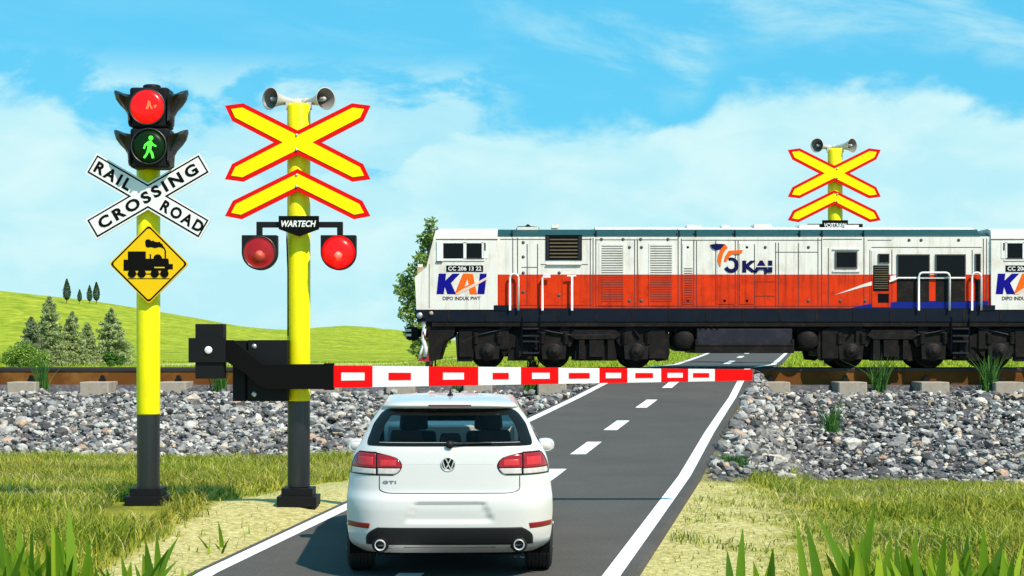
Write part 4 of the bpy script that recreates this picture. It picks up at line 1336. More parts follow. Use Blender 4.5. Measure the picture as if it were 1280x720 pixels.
# hood: red below, white above
b = MB()
xprism(b, LX(621), LX(1240), both([(HS, LZ(385.5)), (HS, LZ(343))]), 1)
xprism(b, LX(621), LX(1240), both([(HS, LZ(343)), (HS, LZ(296)), (HS + .03, LZ(295.5))]), 0)
def seam(px, y0=297, y1=384, w=1.0):
    ym = 343
    if y0 < ym: b.box(LX(px - w / 2), LX(px + w / 2), HS - .004, HS + .01, LZ(min(ym, y1)), LZ(y0), 2)
    if y1 > ym: b.box(LX(px - w / 2), LX(px + w / 2), HS - .004, HS + .01, LZ(y1), LZ(max(ym, y0)), 3)
def hseam(x0, x1, py, w=.9, mi=2): b.box(LX(x0), LX(x1), HS - .0045, HS + .01, LZ(py + w / 2), LZ(py - w / 2), mi)
for px, a0_, a1_ in [(641, 297, 384), (647, 297, 384), (659, 305, 382), (672, 305, 382), (738, 297, 384), (741.5, 297, 384), (745, 298, 384), (793.5, 300, 384), (797, 300, 384), (848, 290, 384), (852, 298, 384), (867.5, 300, 384), (871, 300, 384), (895, 300, 382),
                     (919.5, 300, 384), (923, 300, 384), (943.5, 305, 382), (970, 303, 384), (973.5, 303, 384), (998.5, 304, 382), (1023, 297, 384), (1027.5, 297, 384), (1036, 310, 382), (1080.5, 297, 384), (1088, 312, 384), (1115.5, 312, 384), (1216, 312, 384), (1230, 298, 384), (1234, 298, 384)]:
    seam(px, a0_, a1_, 1.1)
for x0, x1, py in [(652, 672, 334), (625, 740, 299), (746, 848, 299.5), (853, 1027, 300), (970, 1023, 315), (1029, 1078, 299), (676, 735, 330.5), (1085, 1115, 300), (1090, 1228, 309)]:
    hseam(x0, x1, py)
for x0, x1, py in [(640, 740, 381.5), (745, 1080, 382.5), (944, 969, 352), (944, 969, 370)]:
    hseam(x0, x1, py, 1.0, 3)
# hinges, latches and rivets
for px, py in [(654, 303), (654, 321), (654, 341), (654, 365), (699, 369), (699, 341), (787, 309), (802, 309), (787, 376), (802, 376), (860, 309), (860, 376), (934, 309), (957, 309), (934, 376), (906, 376), (957, 341), (1011, 309), (1011, 376), (752, 299), (779, 299), (801, 299), (835, 299), (1051, 376), (1094, 371), (1137, 300), (1152, 300), (1199, 300), (1082, 376)]:
    MB.lathe(b, [(0, -.012), (.035, -.012), (.045, .002)], (LX(px), HS, LZ(py)), (0, 1, 0), 10, 2)
# raised panels
for x0, x1, y0, y1 in [(749, 781, 304, 382), (811, 842, 304, 382), (853.5, 866.5, 304, 380), (897, 918, 304, 380), (925, 942, 304, 380)]:
    b.box(LX(x0), LX(x1), HS - .012, HS + .01, LZ(343), LZ(y0), 0); b.box(LX(x0), LX(x1), HS - .012, HS + .01, LZ(y1), LZ(343.0), 1)
hood = b.build('hood', [M['trainwhite'], M['trainred'], M['seam'], M['seamred']], loco)
# louvre panels
for x0, x1, y0, y1 in [(752, 779, 307, 378), (813, 840, 307, 378), (855, 866, 335, 378)]:
    b = MB()
    py = y0
    while py < y1:
        red = py > 342
        b.box(LX(x0), LX(x1), HS - .016, HS - .008, LZ(py + 1.25), LZ(py), 1 if red else 0)
        py += 3.0
    b.build('louvre_panel', [M['louvre'], M['seamred']], loco)
# roof: teal shoulders, pale top
b = MB()
xprism(b, LX(622), LX(1226), both([(HS + .005, LZ(296)), (HS + .02, LZ(294)), (HS + .30, LZ(287.2) + .03), (HS + .34, LZ(287.2) + .03)]), 0)
xprism(b, LX(1226), LX(1238), both([(HS + .02, LZ(296.2)), (HS + .05, LZ(294.5)), (HS + .33, LZ(290.5)), (HS + .36, LZ(290.5))]), 0)
xprism(b, LX(622), LX(740), both([(HS + .3, LZ(289)), (HS + .42, LZ(286.2) + .02)]), 1)
xprism(b, LX(849), LX(1222), both([(HS + .28, LZ(288.6)), (HS + .34, LZ(285.8) + .03), (HS + .6, LZ(283.6) + .03)]), 1)
xprism(b, LX(745), LX(848), both([(HS + .26, LZ(288.6)), (HS + .34, LZ(284.6) + .03), (HS + .6, LZ(283.2) + .03)]), 1)
for px in (640, 745, 849, 870, 919, 1000, 1028, 1080):
    b.box(LX(px) - .02, LX(px) + .02, HS - .005, HS + .08, LZ(296), LZ(288), 2)
for x0, x1, h_ in [(861, 880, 1.6), (946, 968, 2.6), (1003, 1028, 1.8), (1060, 1078, 1.6), (690, 700, 2), (905, 915, 1.2)]:
    b.box(LX(x0), LX(x1), YC - .9, YC - .1, LZ(284.5) + .02, LZ(282.5 - h_) + .03, 1)
b.build('roof', [M['trainteal'], M['trainwhite'], M['trainnavy']], loco)
b = MB()
b.box(LX(646.5), LX(673.5), YS + .35, YE - .35, LZ(287), LZ(284) + .03, 1)
b.prism(lp([(645.5, 284), (647, 281.5), (656, 281.5), (660, 278.5), (664, 281.5), (672, 282), (674.5, 283), (674, 286), (666, 287), (652, 286.5)]), YS + .4, YE - .4, 0)
b.build('exhaust_cowl', [M['trainnavy'], M['trainwhite']], loco)
# dark radiator grille
b = MB()
b.box(LX(682), LX(727.5), HS - .02, HS + .01, LZ(325), LZ(293.5), 0)
for i in range(6):
    b.box(LX(687), LX(722), HS - .035, HS - .018, LZ(298.6 + i * 4.4 + 1.5), LZ(298.6 + i * 4.4), 1)
for i in range(2): b.box(LX(683 + i * 40), LX(686 + i * 40), HS - .03, HS - .018, LZ(324), LZ(295), 2)
b.build('radiator_grille', [M['blackflat'], M['grille'], M['tank']], loco)
b = MB()
xprism(b, LX(683), LX(727), [(HS - .008, LZ(331.5)), (HS - .06, LZ(330.8)), (HS - .06, LZ(329.8)), (HS - .008, LZ(329.2))], 0)
b.build('rain_ledge', M['trainwhite'], loco)
# hood windows
def pane(x0, x1, y0, y1, name='hood_window', fr=2.0, frm='seam', pm='trainglass', par=None, yy=HS):
    b = MB()
    o = lp([(x0 - fr, y0 - fr), (x1 + fr, y0 - fr), (x1 + fr, y1 + fr), (x0 - fr, y1 + fr)])
    i = lp([(x0, y0), (x1, y0), (x1, y1), (x0, y1)])
    b.box(o[0][0], i[0][0], yy - .03, yy + .01, o[2][1], o[0][1]); b.box(i[1][0], o[1][0], yy - .03, yy + .01, o[2][1], o[0][1])
    b.box(i[0][0], i[1][0], yy - .03, yy + .01, i[0][1], o[0][1]); b.box(i[0][0], i[1][0], yy - .03, yy + .01, o[2][1], i[2][1])
    f = b.build(name, M[frm], par or loco)
    MB().box(i[0][0], i[1][0], yy - .012, yy + .008, i[2][1], i[0][1]).build('glass_pane', M[pm], f)
    return f
pane(1046, 1070.5, 315.5, 334, fr=1.6)
pane(1123, 1161.5, 319, 345.5, fr=1.3)
pane(1171, 1206.5, 319, 345.5, fr=1.3)
pane(1220.5, 1225.5, 318, 339.5, fr=1.0)
b = MB(); b.box(LX(1041), LX(1075), HS - .03, HS + .01, LZ(340), LZ(338.2)); b.box(LX(1041), LX(1075), HS - .03, HS + .01, LZ(312), LZ(310.5)); b.build('window_ledge', M['trainwhite'], loco)
# livery: blue sole stripe with a rising edge, dark lower panels, white slash
b = MB()
b.prism(lp([(1062, 385.5), (1080, 381), (1090, 379.5), (1108, 379), (1118, 377.5), (1124, 376), (1236, 376), (1236, 385.5)]), HS - .006, HS + .004, 0)
b.build('blue_stripe', M['trainblue'], loco)
b = MB()
b.prism(lp([(1044, 368.5), (1080, 358.5), (1121, 351), (1121, 343.6), (1108, 346), (1080, 355)]), HS - .0075, HS + .004, 0)
b.build('white_slash', M['trainwhite'], loco)
b = MB()
for x0, x1 in ((1122, 1162), (1170.5, 1207), (1219.5, 1227)):
    b.box(LX(x0), LX(x1), HS - .011, HS + .004, LZ(377), LZ(349), 0)
b.build('dark_panel', M['traindark'], loco)
# side door with screens
b = MB()
b.box(LX(1090.5), LX(1113.5), HS - .016, HS + .01, LZ(384), LZ(343), 1); b.box(LX(1090.5), LX(1113.5), HS - .016, HS + .01, LZ(343), LZ(313), 0)
dr = b.build('side_door', [M['trainwhite'], M['trainred']], loco)
pane(1099, 1111, 318, 328, 'door_window', 1.0, par=dr, yy=HS - .016)
b = MB()
b.box(LX(1092), LX(1111.5), HS - .026, HS - .01, LZ(363.5), LZ(331.5), 0); b.box(LX(1098), LX(1111.5), HS - .026, HS - .01, LZ(378), LZ(367), 0)
for i in range(10): b.box(LX(1093), LX(1110.5), HS - .032, HS - .024, LZ(334.6 + i * 2.9), LZ(333.6 + i * 2.9), 1)
b.build('door_screen', [M['blackflat'], M['grille']], dr)
# 75 KAI logo
q = lambda x, y: (860 + x / 9.143, 290 + y / 9.143)
YL = HS - .020
b = MB()
def lg(pts, mi, dy=0): b.prism(lp([q(*t) for t in pts]), YL - .004 - dy, YL + .03, mi)
lg([(258, 143), (322, 132), (430, 138), (398, 176), (372, 198), (330, 204), (290, 192), (268, 168)], 0)
lg([(405, 160), (425, 136), (455, 178), (432, 200), (405, 246), (390, 300), (380, 350), (372, 396), (356, 376), (342, 318), (352, 248), (378, 190)], 1, .003)
lg([(468, 212), (600, 205), (630, 204), (618, 236), (590, 250), (505, 254), (478, 275), (442, 338), (412, 330), (430, 270)], 1, .003)
ring = [(495 + 88 * math.cos(math.radians(t)), 378 - 88 * math.sin(math.radians(t))) for t in np.linspace(112, -153, 34)] + [(495 + 44 * math.cos(math.radians(t)), 372 - 50 * math.sin(math.radians(t))) for t in np.linspace(-160, 118, 30)]
lg(ring, 0)
lgo = b.build('anniversary_logo', [M['logonavy'], M['logoorange']], loco)
c = q(795, 393)
text_mesh('lettering', 'KAI', M['logonavy'], lgo, (LX(c[0]), YL - .004, LZ(c[1])), 37.5 * PL, 15 * PL, 0, .03, .05)
b = MB(); a_ = q(785, 388); e_ = q(968, 400)
b.box(LX(a_[0]), LX(e_[0]), YL - .008, YL - .002, LZ(e_[1]), LZ(a_[1]), 0); b.build('logo_slit', M['trainwhite'], lgo)

# main frame and underframe
b = MB()
b.box(LX(521), LX(2 * MID - 521), YS + .02, YE - .02, LZ(402), LZ(385.2), 0)
b.box(LX(519), LX(532), YS - .015, YE + .015, LZ(398), LZ(387), 0)
b.box(LX(2 * MID - 532), LX(2 * MID - 519), YS - .015, YE + .015, LZ(398), LZ(387), 0)
b.box(LX(540), LX(2 * MID - 540), YS + .04, YS + .10, LZ(408), LZ(401), 1)
b.box(LX(540), LX(2 * MID - 540), YE - .10, YE - .04, LZ(408), LZ(401), 1)
b.box(LX(532), LX(2 * MID - 532), YS + .35, YE - .35, LZ(415), LZ(400), 1)
for x0, x1 in ((617.5, 640), (1221, 1244)): b.box(LX(x0), LX(x1), YS + .0, YS + .2, LZ(388), LZ(381.5), 0)
for i in range(17):
    px = 560 + i * 46; b.box(LX(px), LX(px + 2), YS + .01, YS + .05, LZ(401), LZ(388), 1)
fr = b.build('main_frame', [M['trainnavy'], M['traindark']], loco)
b = MB(); b.lathe([(0, -.03), (.07, -.03), (.085, .0), (.085, .05)], (LX(524.5), YS - .01, LZ(394.5)), (0, 1, 0), 16); b.build('marker_lamp', M['steel'], fr)
b = MB(); b.lathe([(0, -.03), (.05, -.03), (.06, .05)], (LX(539), YS + .02, LZ(391.5)), (0, 1, 0), 14); b.build('marker_lamp', M['beige'], fr)

# cabs
def cab(mirror):
    f = mir if mirror else (lambda p: p)
    X_ = (lambda px: LX(2 * MID - px)) if mirror else (lambda px: LX(px))
    def bx(b, x0, x1, ya, yb_, z0, z1, mi=0): b.box(min(X_(x0), X_(x1)), max(X_(x0), X_(x1)), ya, yb_, z0, z1, mi)
    outline = [(520.5, 387), (518.5, 346), (521.5, 343.5), (530, 336.5), (533, 334), (544.5, 287.5), (548, 285), (622, 285), (622, 382), (617, 382), (617, 387)]
    b = MB()
    # body with a slightly domed roof: three slabs in depth
    low = lp(f([(520.5, 387), (518.5, 346), (521.5, 343.5), (530, 336.5), (533, 334), (541.5, 299.5), (622, 299.5), (622, 382), (617, 382), (617, 387)]))
    b.prism(low, YS, YE, 0)
    top0 = lp(f([(541.5, 299.5), (622, 299.5)])); top1 = lp(f([(544.5, 288), (622, 288)])); top2 = lp(f([(549, 285), (622, 285)]))
    secs = [(top0, 0.0), (top1, .05), (top2, .35)]
    vs, fs = [], []
    for (e, ins) in secs:
        (xa, za), (xb, zb_) = e
        vs += [(xa, YS + ins, za), (xb, YS + ins, zb_), (xb, YE - ins, zb_), (xa, YE - ins, za)]
    for k in range(2):
        for i in range(4):
            j = (i + 1) % 4
            fs.append([k * 4 + i, k * 4 + j, k * 4 + 4 + j, k * 4 + 4 + i])
    fs.append([8, 9, 10, 11])
    if mirror: fs = [list(reversed(q_)) for q_ in fs]
    b.add(vs, fs, 0)
    bx(b, 545, 622, YS - .012, YS + .01, LZ(299.6), LZ(298.4), 1)
    bx(b, 536, 537, YS - .003, YS + .01, LZ(385), LZ(330), 2)
    c = b.build('cab', [M['trainwhite'], M['grille'], M['louvre']], loco)
    # window
    b = MB()
    bx(b, 546, 554, YS - .03, YS + .01, LZ(327), LZ(301.5), 0)      # open sliding shutter
    bx(b, 545.2, 553, YS - .034, YS + .006, LZ(328.2), LZ(326.2), 1)
    bx(b, 553.6, 604, YS - .022, YS + .01, LZ(304), LZ(302), 0); bx(b, 553.6, 606, YS - .022, YS + .01, LZ(326), LZ(323.3), 0)
    bx(b, 579.3, 583, YS - .022, YS + .01, LZ(324), LZ(303), 0); bx(b, 602.3, 604.5, YS - .022, YS + .01, LZ(324), LZ(303), 0)
    bx(b, 605.3, 607.2, YS - .02, YS + .01, LZ(313), LZ(303.5), 1); bx(b, 605, 609.5, YS - .012, YS + .01, LZ(323), LZ(302.5), 0); bx(b, 583, 604.5, YS - .026, YS + .01, LZ(324.2), LZ(322.6), 1)
    wdw = b.build('side_window', [M['handrail'], M['seam']], c)
    for x0, x1, a_, e_ in ((554, 579.3, 304, 323.3), (583, 602.3, 304, 322.6)):
        b = MB(); bx(b, x0, x1, YS - .006, YS + .01, LZ(e_), LZ(a_)); b.build('window_pane', M['trainglass'], c)
    # windscreen on the sloping end
    b = MB()
    e0 = lp(f([(534.2, 330), (542, 303)]))
    off_ = -.012 if not mirror else .012
    for (ya, yb_) in ((YS + .25, YC - .08), (YC + .08, YE - .25)):
        vs = [(e0[0][0] + off_, ya, e0[0][1]), (e0[0][0] + off_, yb_, e0[0][1]), (e0[1][0] + off_, yb_, e0[1][1]), (e0[1][0] + off_, ya, e0[1][1])]
        b.add(vs, [[0, 1, 2, 3]] if not mirror else [[3, 2, 1, 0]], 0)
    b.build('windscreen', M['trainglass'], c)
    # head lamp box
    b = MB()
    bx(b, 521.5, 530.5, YS + .05, YS + .45, LZ(342.5), LZ(333.5), 0); bx(b, 522, 528, YS + .08, YS + .4, LZ(333.6), LZ(330), 1)
    b.build('head_lamp', [M['beige'], M['trainwhite']], c)
    # number plate and lettering
    cx = 2 * MID - 581 if mirror else 581
    b = MB(); b.box(LX(cx - 23), LX(cx + 23), YS - .012, YS + .005, LZ(339.6), LZ(331.8)); pl_ = b.build('number_plate', M['blackflat'], c)
    text_mesh('lettering', 'CC 206 13 22', M['signwhite'], pl_, (LX(cx), YS - .018, LZ(335.7)), 41.5 * PL, 5.2 * PL, 0, .008, .02)
    text_mesh('depot_lettering', 'DIPO INDUK PWT', M['blackflat'], c, (LX(cx - 4), YS - .005, LZ(373)), 47 * PL, 4.6 * PL, 0, .008, .02)
    # operator letters
    sh = (2 * MID - 581 - 581) if mirror else 0
    q = lambda x, y: (500 + x / 6.0 + sh, 270 + y / 6.0)
    b = MB()
    def lg(pts, mi, dy=0): b.prism(lp([q(*t) for t in pts]), YS - .005 - dy, YS + .01, mi)
    lg([(290, 432), (346, 432), (340, 484), (394, 432), (450, 432), (382, 503), (420, 586), (356, 586), (336, 532), (328, 586), (274, 586)], 0)
    lg([(472, 432), (546, 432), (578, 588), (524, 588), (516, 548), (466, 566), (446, 588), (408, 588)], 1)
    lg([(600, 432), (650, 432), (634, 586), (580, 586)], 0)
    lg([(506, 470), (514, 516), (484, 530)], 3, .003)
    lg([(410, 589), (470, 548), (560, 506), (648, 458), (646, 478), (566, 524), (480, 566), (440, 588)], 2, .004)
    b.build('operator_logo', [M['logoblue'], M['logoorange'], M['logopink'], M['trainwhite']], c)
    return c
cab(False); cab(True)

# handrails
def railpipe(pts, r=.028, y=YS - .05):
    return MB().tube([(LX(a_), y, LZ(e_)) for a_, e_ in pts], r, 8)
def archpts(x0, x1, top, bot, rad=4):
    out = [(x0, bot), (x0, top + rad)]
    for t in np.linspace(math.pi, math.pi / 2, 5)[1:]: out.append((x0 + rad + rad * math.cos(t), top + rad - rad * math.sin(t)))
    for t in np.linspace(math.pi / 2, 0, 5): out.append((x1 - rad + rad * math.cos(t), top + rad - rad * math.sin(t)))
    out += [(x1, bot)]
    return out
for pts in (archpts(637.5, 648, 342.5, 388, 4.5), [(678, 388), (678, 347), (680, 344), (688, 344)], [(715, 388), (715, 345)],
            archpts(1148, 1186.5, 341, 388, 5), archpts(1214.5, 1226, 341, 388, 5)):
    railpipe(pts).build('handrail', M['handrail'], loco)
railpipe([(1112, 352), (1119, 349.5), (1123, 347.5), (1207, 347.5)], .022, HS - .04).build('handrail', M['handrail'], loco)
b = railpipe([(679, 346.5), (688, 346.5)], .024); b.build('handrail', M['handrail'], loco)
railpipe([(709, 345), (720, 345)], .022).build('handrail', M['handrail'], loco)

# bogies
WR = 20.2 * PL
def bogie(axles, mirror):
    ym = 437.5
    X_ = (lambda px: LX(2 * MID - px)) if mirror else (lambda px: LX(px))
    f = mir if mirror else (lambda p: p)
    b = MB()
    for (ya, yb_) in ((YS + .17, YS + .30), (YE - .30, YE - .17)):
        side = [(571, 452), (569, 420), (575, 412), (600, 410), (632, 414), (648, 421), (664, 415), (716, 410), (735, 417), (765, 417), (780, 410), (818, 408), (836, 414), (838, 440), (836, 450), (822, 452), (812, 446), (812, 430), (782, 430), (776, 434), (770, 424), (718, 424),
                (713, 434), (706, 430), (678, 430), (671, 438), (662, 434), (640, 434), (630, 446), (622, 430), (596, 430), (590, 452)]
        b.prism(lp(f(side)), ya, yb_, 0)
        # brake beams and rigging low between the wheels
        for x0, x1 in ((634, 668), (718, 772), (578, 592), (822, 834)):
            b.prism(lp(f([(x0, 451), (x0 + 3, 430), (x1 - 3, 430), (x1, 451)])), ya + .04, yb_ - .02, 0)
        for x0, x1, y0_, y1_ in ((574, 590, 414, 446), (624, 636, 404, 436), (646, 660, 424, 447), (700, 712, 402, 416), (724, 731, 418, 449), (737, 755, 424, 446), (760, 768, 420, 450), (782, 790, 403, 428), (812, 832, 412, 448), (672, 684, 402, 416)):
            b.prism(lp(f([(x0, y1_), (x0, y0_), (x1, y0_), (x1, y1_)])), ya - .05, yb_, 0)
        b.prism(lp(f([(712, 419), (718, 412), (770, 412), (776, 419), (768, 424), (720, 424)])), ya - .07, yb_, 0)
    for a_ in (650, 744):
        xa, xb = sorted((X_(a_ - 12), X_(a_ + 12))); b.box(xa, xb, YS + .3, YE - .3, LZ(440), LZ(415), 0)
    xa, xb = sorted((X_(578), X_(832))); b.box(xa, xb, YS + .45, YE - .45, LZ(446), LZ(404), 0)
    bo = b.build('bogie', M['traindark'], loco)
    for a_ in axles:
        w = MB()
        for (yw_, s_) in ((RAILY[0], -1), (RAILY[1], 1)):
            w.lathe([(0, -.06), (WR * .55, -.05), (WR * .82, -.035), (WR * .86, -.06), (WR, -.06), (WR * 1.0, .045), (WR * 1.06, .05), (WR * 1.05, .075), (WR * .8, .07), (0, .06)], (X_(a_), yw_, railz + WR), (0, -s_ if False else (1 if s_ < 0 else -1), 0), 36)
        w.cyl((X_(a_), RAILY[0], railz + WR), (X_(a_), RAILY[1], railz + WR), .09, n=14)
        w.build('wheelset', M['traindark'], bo)
        x_ = MB()
        y0_ = YS + .05
        x_.lathe([(0, 0), (.13, 0), (.15, .02), (.15, .05), (.21, .06), (.235, .09), (.235, .2)], (X_(a_), y0_, railz + WR * 1.02), (0, 1, 0), 24)
        x_.lathe([(0, -.02), (.06, -.02), (.07, 0)], (X_(a_), y0_, railz + WR * 1.02), (0, 1, 0), 12)
        hw = .33
        x_.prism([(X_(a_) - hw, LZ(428)), (X_(a_) - hw * .9, LZ(449)), (X_(a_) + hw * .9, LZ(449)), (X_(a_) + hw, LZ(428))], YS + .12, YS + .2)
        x_.build('axle_box', M['axle'], bo)
        for s_ in (-1, 1):
            sp = MB(); xx_ = X_(a_) + s_ * .30
            for k in range(6):
                sp.lathe([(.075, 0), (.095, .02), (.075, .04)], (xx_, YS + .16, LZ(430) + k * .05), (0, 0, 1), 14)
            sp.build('coil_spring', M['traindark'], bo)
    # pipes, dampers
    pp = MB()
    pp.tube([(X_(576), YS + .14, LZ(428)), (X_(600), YS + .14, LZ(418)), (X_(640), YS + .12, LZ(409))], .022, 6)
    pp.tube([(X_(664), YS + .12, LZ(408)), (X_(690), YS + .12, LZ(415)), (X_(716), YS + .12, LZ(419)), (X_(764), YS + .12, LZ(418))], .024, 6)
    pp.tube([(X_(790), YS + .13, LZ(409)), (X_(800), YS + .13, LZ(422))], .03, 6)
    pp.build('brake_pipe', M['tank'], bo)
    return bo
AX = (609, 692.5, 796)
bogie(AX, False); bogie(AX, True)
# tank and reservoirs
b = MB()
b.prism(lp([(871.5, 411), (990.5, 411), (990.5, 430), (871.5, 430)]), YS + .05, YE - .05, 0)
b.prism(lp([(869, 424), (872.5, 424), (872.5, 429.5), (989.5, 429.5), (989.5, 424), (993, 424), (993, 441.5), (869, 441.5)]), YS + .02, YE - .02, 1)
b.box(LX(870), LX(992), YS + .005, YS + .03, LZ(432.5), LZ(430.5), 1)
for i in range(4): MB.lathe(b, [(0, -.03), (.03, -.03), (.035, .0)], (LX(876 + i * 7), YS + .05, LZ(410)), (0, 0, 1), 8, 1)
b.build('battery_box', [M['tank'], M['traindark']], loco, bevel=.01)
for px in (856, 1010.5):
    b = MB(); R = 14.0 * PL
    b.lathe([(0, -.06), (R * .5, -.05), (R * .85, -.01), (R, .06), (R, 2.2), (0, 2.25)], (LX(px), YS + .14, LZ(425.5)), (0, 1, 0), 32)
    b.box(LX(px - 12), LX(px + 12), YS + .3, YS + .5, LZ(420), LZ(402))
    b.build('air_reservoir', M['traindark'], loco)
# ladders by the side entrances
for px in (663.5, 1200.5):
    b = MB()
    for s_ in (-11, 11):
        b.tube([(LX(px + s_), YS + .02, LZ(396)), (LX(px + s_), YS - .0, LZ(442))], .022, 6)
    for py in (410.5, 419.5, 426.5, 441): b.box(LX(px - 10), LX(px + 10), YS - .03, YS + .10, LZ(py + 1.2), LZ(py - .8))
    b.build('ladder', M['tank'], loco)
# pilot, plough, hoses and coupler at both ends
for mirror in (False, True):
    X_ = (lambda px: LX(2 * MID - px)) if mirror else (lambda px: LX(px))
    f = mir if mirror else (lambda p: p)
    b = MB()
    b.prism(lp(f([(533, 402), (570, 402), (567, 420), (556, 426), (552, 437), (548, 450), (537, 450)])), YS + .10, YE - .10, 0)
    b.tube([(X_(540), YS + .12, LZ(452)), (X_(540), YS + .12, LZ(458))], .02, 6); b.tube([(X_(544), YS + .12, LZ(450)), (X_(544), YS + .12, LZ(458))], .02, 6)
    b.build('pilot', M['traindark'], loco)
    b = MB()
    b.prism(lp(f([(521, 451.5), (530, 443), (539, 444), (541, 448), (538, 452)])), YS + .12, YE - .12, 0)
    b.build('plough', M['hosered'], loco)
    b = MB()
    b.tube([(X_(529.5), YS + .12, LZ(401)), (X_(530), YS + .10, LZ(412)), (X_(528.5), YS + .09, LZ(424)), (X_(532), YS + .1, LZ(436)), (X_(531), YS + .12, LZ(446))], .055, 8, 0)
    b.tube([(X_(528), YS + .14, LZ(415)), (X_(530), YS + .10, LZ(428)), (X_(526), YS + .08, LZ(440)), (X_(524), YS + .12, LZ(448))], .03, 8, 1)
    b.tube([(X_(532), YS + .08, LZ(408)), (X_(529), YS + .06, LZ(416)), (X_(531.5), YS + .06, LZ(424))], .025, 8, 2)
    b.build('brake_hose', [M['handrail'], M['signwhite'], M['hosered']], loco)
    b = MB()
    b.box(min(X_(519), X_(540)), max(X_(519), X_(540)), YC - .16, YC + .16, LZ(421), LZ(411), 0)
    b.prism(lp(f([(504.5, 424), (504.5, 410), (509, 407.5), (517, 408.5), (520, 412), (519.5, 424), (514, 426)])), YC - .26, YC + .24, 0)
    xa, xb = sorted((X_(504), X_(511)))
    b.box(xa, xb, YC - .30, YC - .24, LZ(414), LZ(411), 1); b.box(xa, xb, YC - .30, YC - .24, LZ(420), LZ(417), 1)
    b.build('coupler', [M['traindark'], M['steel']], loco)


# ------------------------------------------------------------------ car
def pchip(xp, fp):
    xp, fp = np.asarray(xp, float), np.asarray(fp, float)
    h = np.diff(xp); d = np.diff(fp) / h
    m_ = np.zeros_like(fp); m_[0], m_[-1] = d[0], d[-1]
    for i in range(1, len(fp) - 1):
        if d[i - 1] * d[i] > 0:
            w1, w2 = 2 * h[i] + h[i - 1], h[i] + 2 * h[i - 1]
            m_[i] = (w1 + w2) / (w1 / d[i - 1] + w2 / d[i])
    def ev(x):
        x = np.clip(np.asarray(x, float), xp[0], xp[-1])
        i = np.clip(np.searchsorted(xp, x) - 1, 0, len(h) - 1)
        t = (x - xp[i]) / h[i]
        return (2 * t**3 - 3 * t**2 + 1) * fp[i] + (t**3 - 2 * t**2 + t) * h[i] * m_[i] + (-2 * t**3 + 3 * t**2) * fp[i + 1] + (t**3 - t**2) * h[i] * m_[i + 1]
    return ev


#        z     w     yr    c     yf
CAR = [(.22, .80, .22, .25, 3.95), (.29, .855, .07, .28, 4.10), (.33, .872, .025, .30, 4.16), (.45, .886, .0, .30, 4.20), (.60, .893, .0, .30, 4.20), (.69, .892, .012, .30, 4.18), (.735, .888, .04, .29, 4.14),
       (.77, .884, .062, .28, 4.08), (.85, .876, .075, .28, 3.92), (.93, .864, .085, .28, 3.60), (1.00, .853, .095, .27, 3.30), (1.06, .838, .11, .26, 3.08), (1.11, .812, .125, .25, 2.98), (1.155, .778, .15, .23, 2.90),
       (1.20, .755, .19, .22, 2.82), (1.28, .718, .265, .21, 2.68), (1.325, .697, .305, .20, 2.58), (1.39, .652, .36, .20, 2.42), (1.44, .614, .405, .20, 2.29), (1.452, .605, .415, .20, 2.26), (1.462, .598, .365, .21, 2.20),
       (1.485, .575, .345, .22, 2.02), (1.503, .54, .365, .26, 1.75), (1.517, .48, .42, .3, 1.5), (1.526, .39, .55, .3, 1.25), (1.531, .22, .70, .25, 1.05)]
C_ = np.array(CAR)
fw, fyr, fc, fyf = (pchip(C_[:, 0], C_[:, k]) for k in (1, 2, 3, 4))


def rear_y(x, z):
    x = np.asarray(x, float); z = np.asarray(z, float)
    w = fw(z); t = np.clip(np.abs(x) / w, 0, 1)
    y = fyr(z) + fc(z) * (.10 * t ** 2 + .90 * t ** 7)
    # number plate recess in the bumper
    hw = np.interp(z, [.50, .685], [.385, .30])
    rec = ss(0, .022, hw - np.abs(x)) * ss(.505, .53, z) * (1 - ss(.668, .688, z))
    return y + .020 * rec


cz0 = float(zr(15.0))
car = thing('parked_car', 'white hatchback waiting at the lowered barrier, seen from behind', 'car', (0, 0, 0))
lv = np.concatenate([np.linspace(.22, .45, 12), np.linspace(.47, 1.12, 44), np.linspace(1.13, 1.445, 26), [1.45, 1.453, 1.457, 1.462, 1.468, 1.475, 1.482, 1.489, 1.496, 1.503, 1.509, 1.514, 1.519, 1.524, 1.528, 1.531]])
tx = np.sin(np.linspace(-1, 1, 81) * math.pi / 2)
tx = np.sign(tx) * (.55 * np.abs(tx) + .45 * np.abs(np.linspace(-1, 1, 81)))
nr = len(tx); nsd = 46; nf = 31
rows = []
for z in lv:
    w, yr_, c_, yf_ = float(fw(z)), float(fyr(z)), float(fc(z)), float(fyf(z))
    xs_ = tx * w
    ring = [(x_, float(rear_y(x_, z))) for x_ in xs_]
    cf_ = min(.45, .3 * (yf_ - yr_)) * (1.0 if z < 1.05 else .7)
    ya, yb_ = yr_ + c_, yf_ - cf_
    if yb_ < ya + .05: yb_ = ya + .05
    for i in range(1, nsd + 1): ring.append((w, ya + (yb_ - ya) * i / (nsd + 1)))
    for i in range(nf):
        t = math.cos(math.pi * i / (nf - 1)); ring.append((-t * -1 * w * 1.0 if False else w * -t * -1, yf_ - cf_ * abs(t) ** 3))
    for i in range(nsd, 0, -1): ring.append((-w, ya + (yb_ - ya) * i / (nsd + 1)))
    rows.append(ring)
K = len(rows[0])
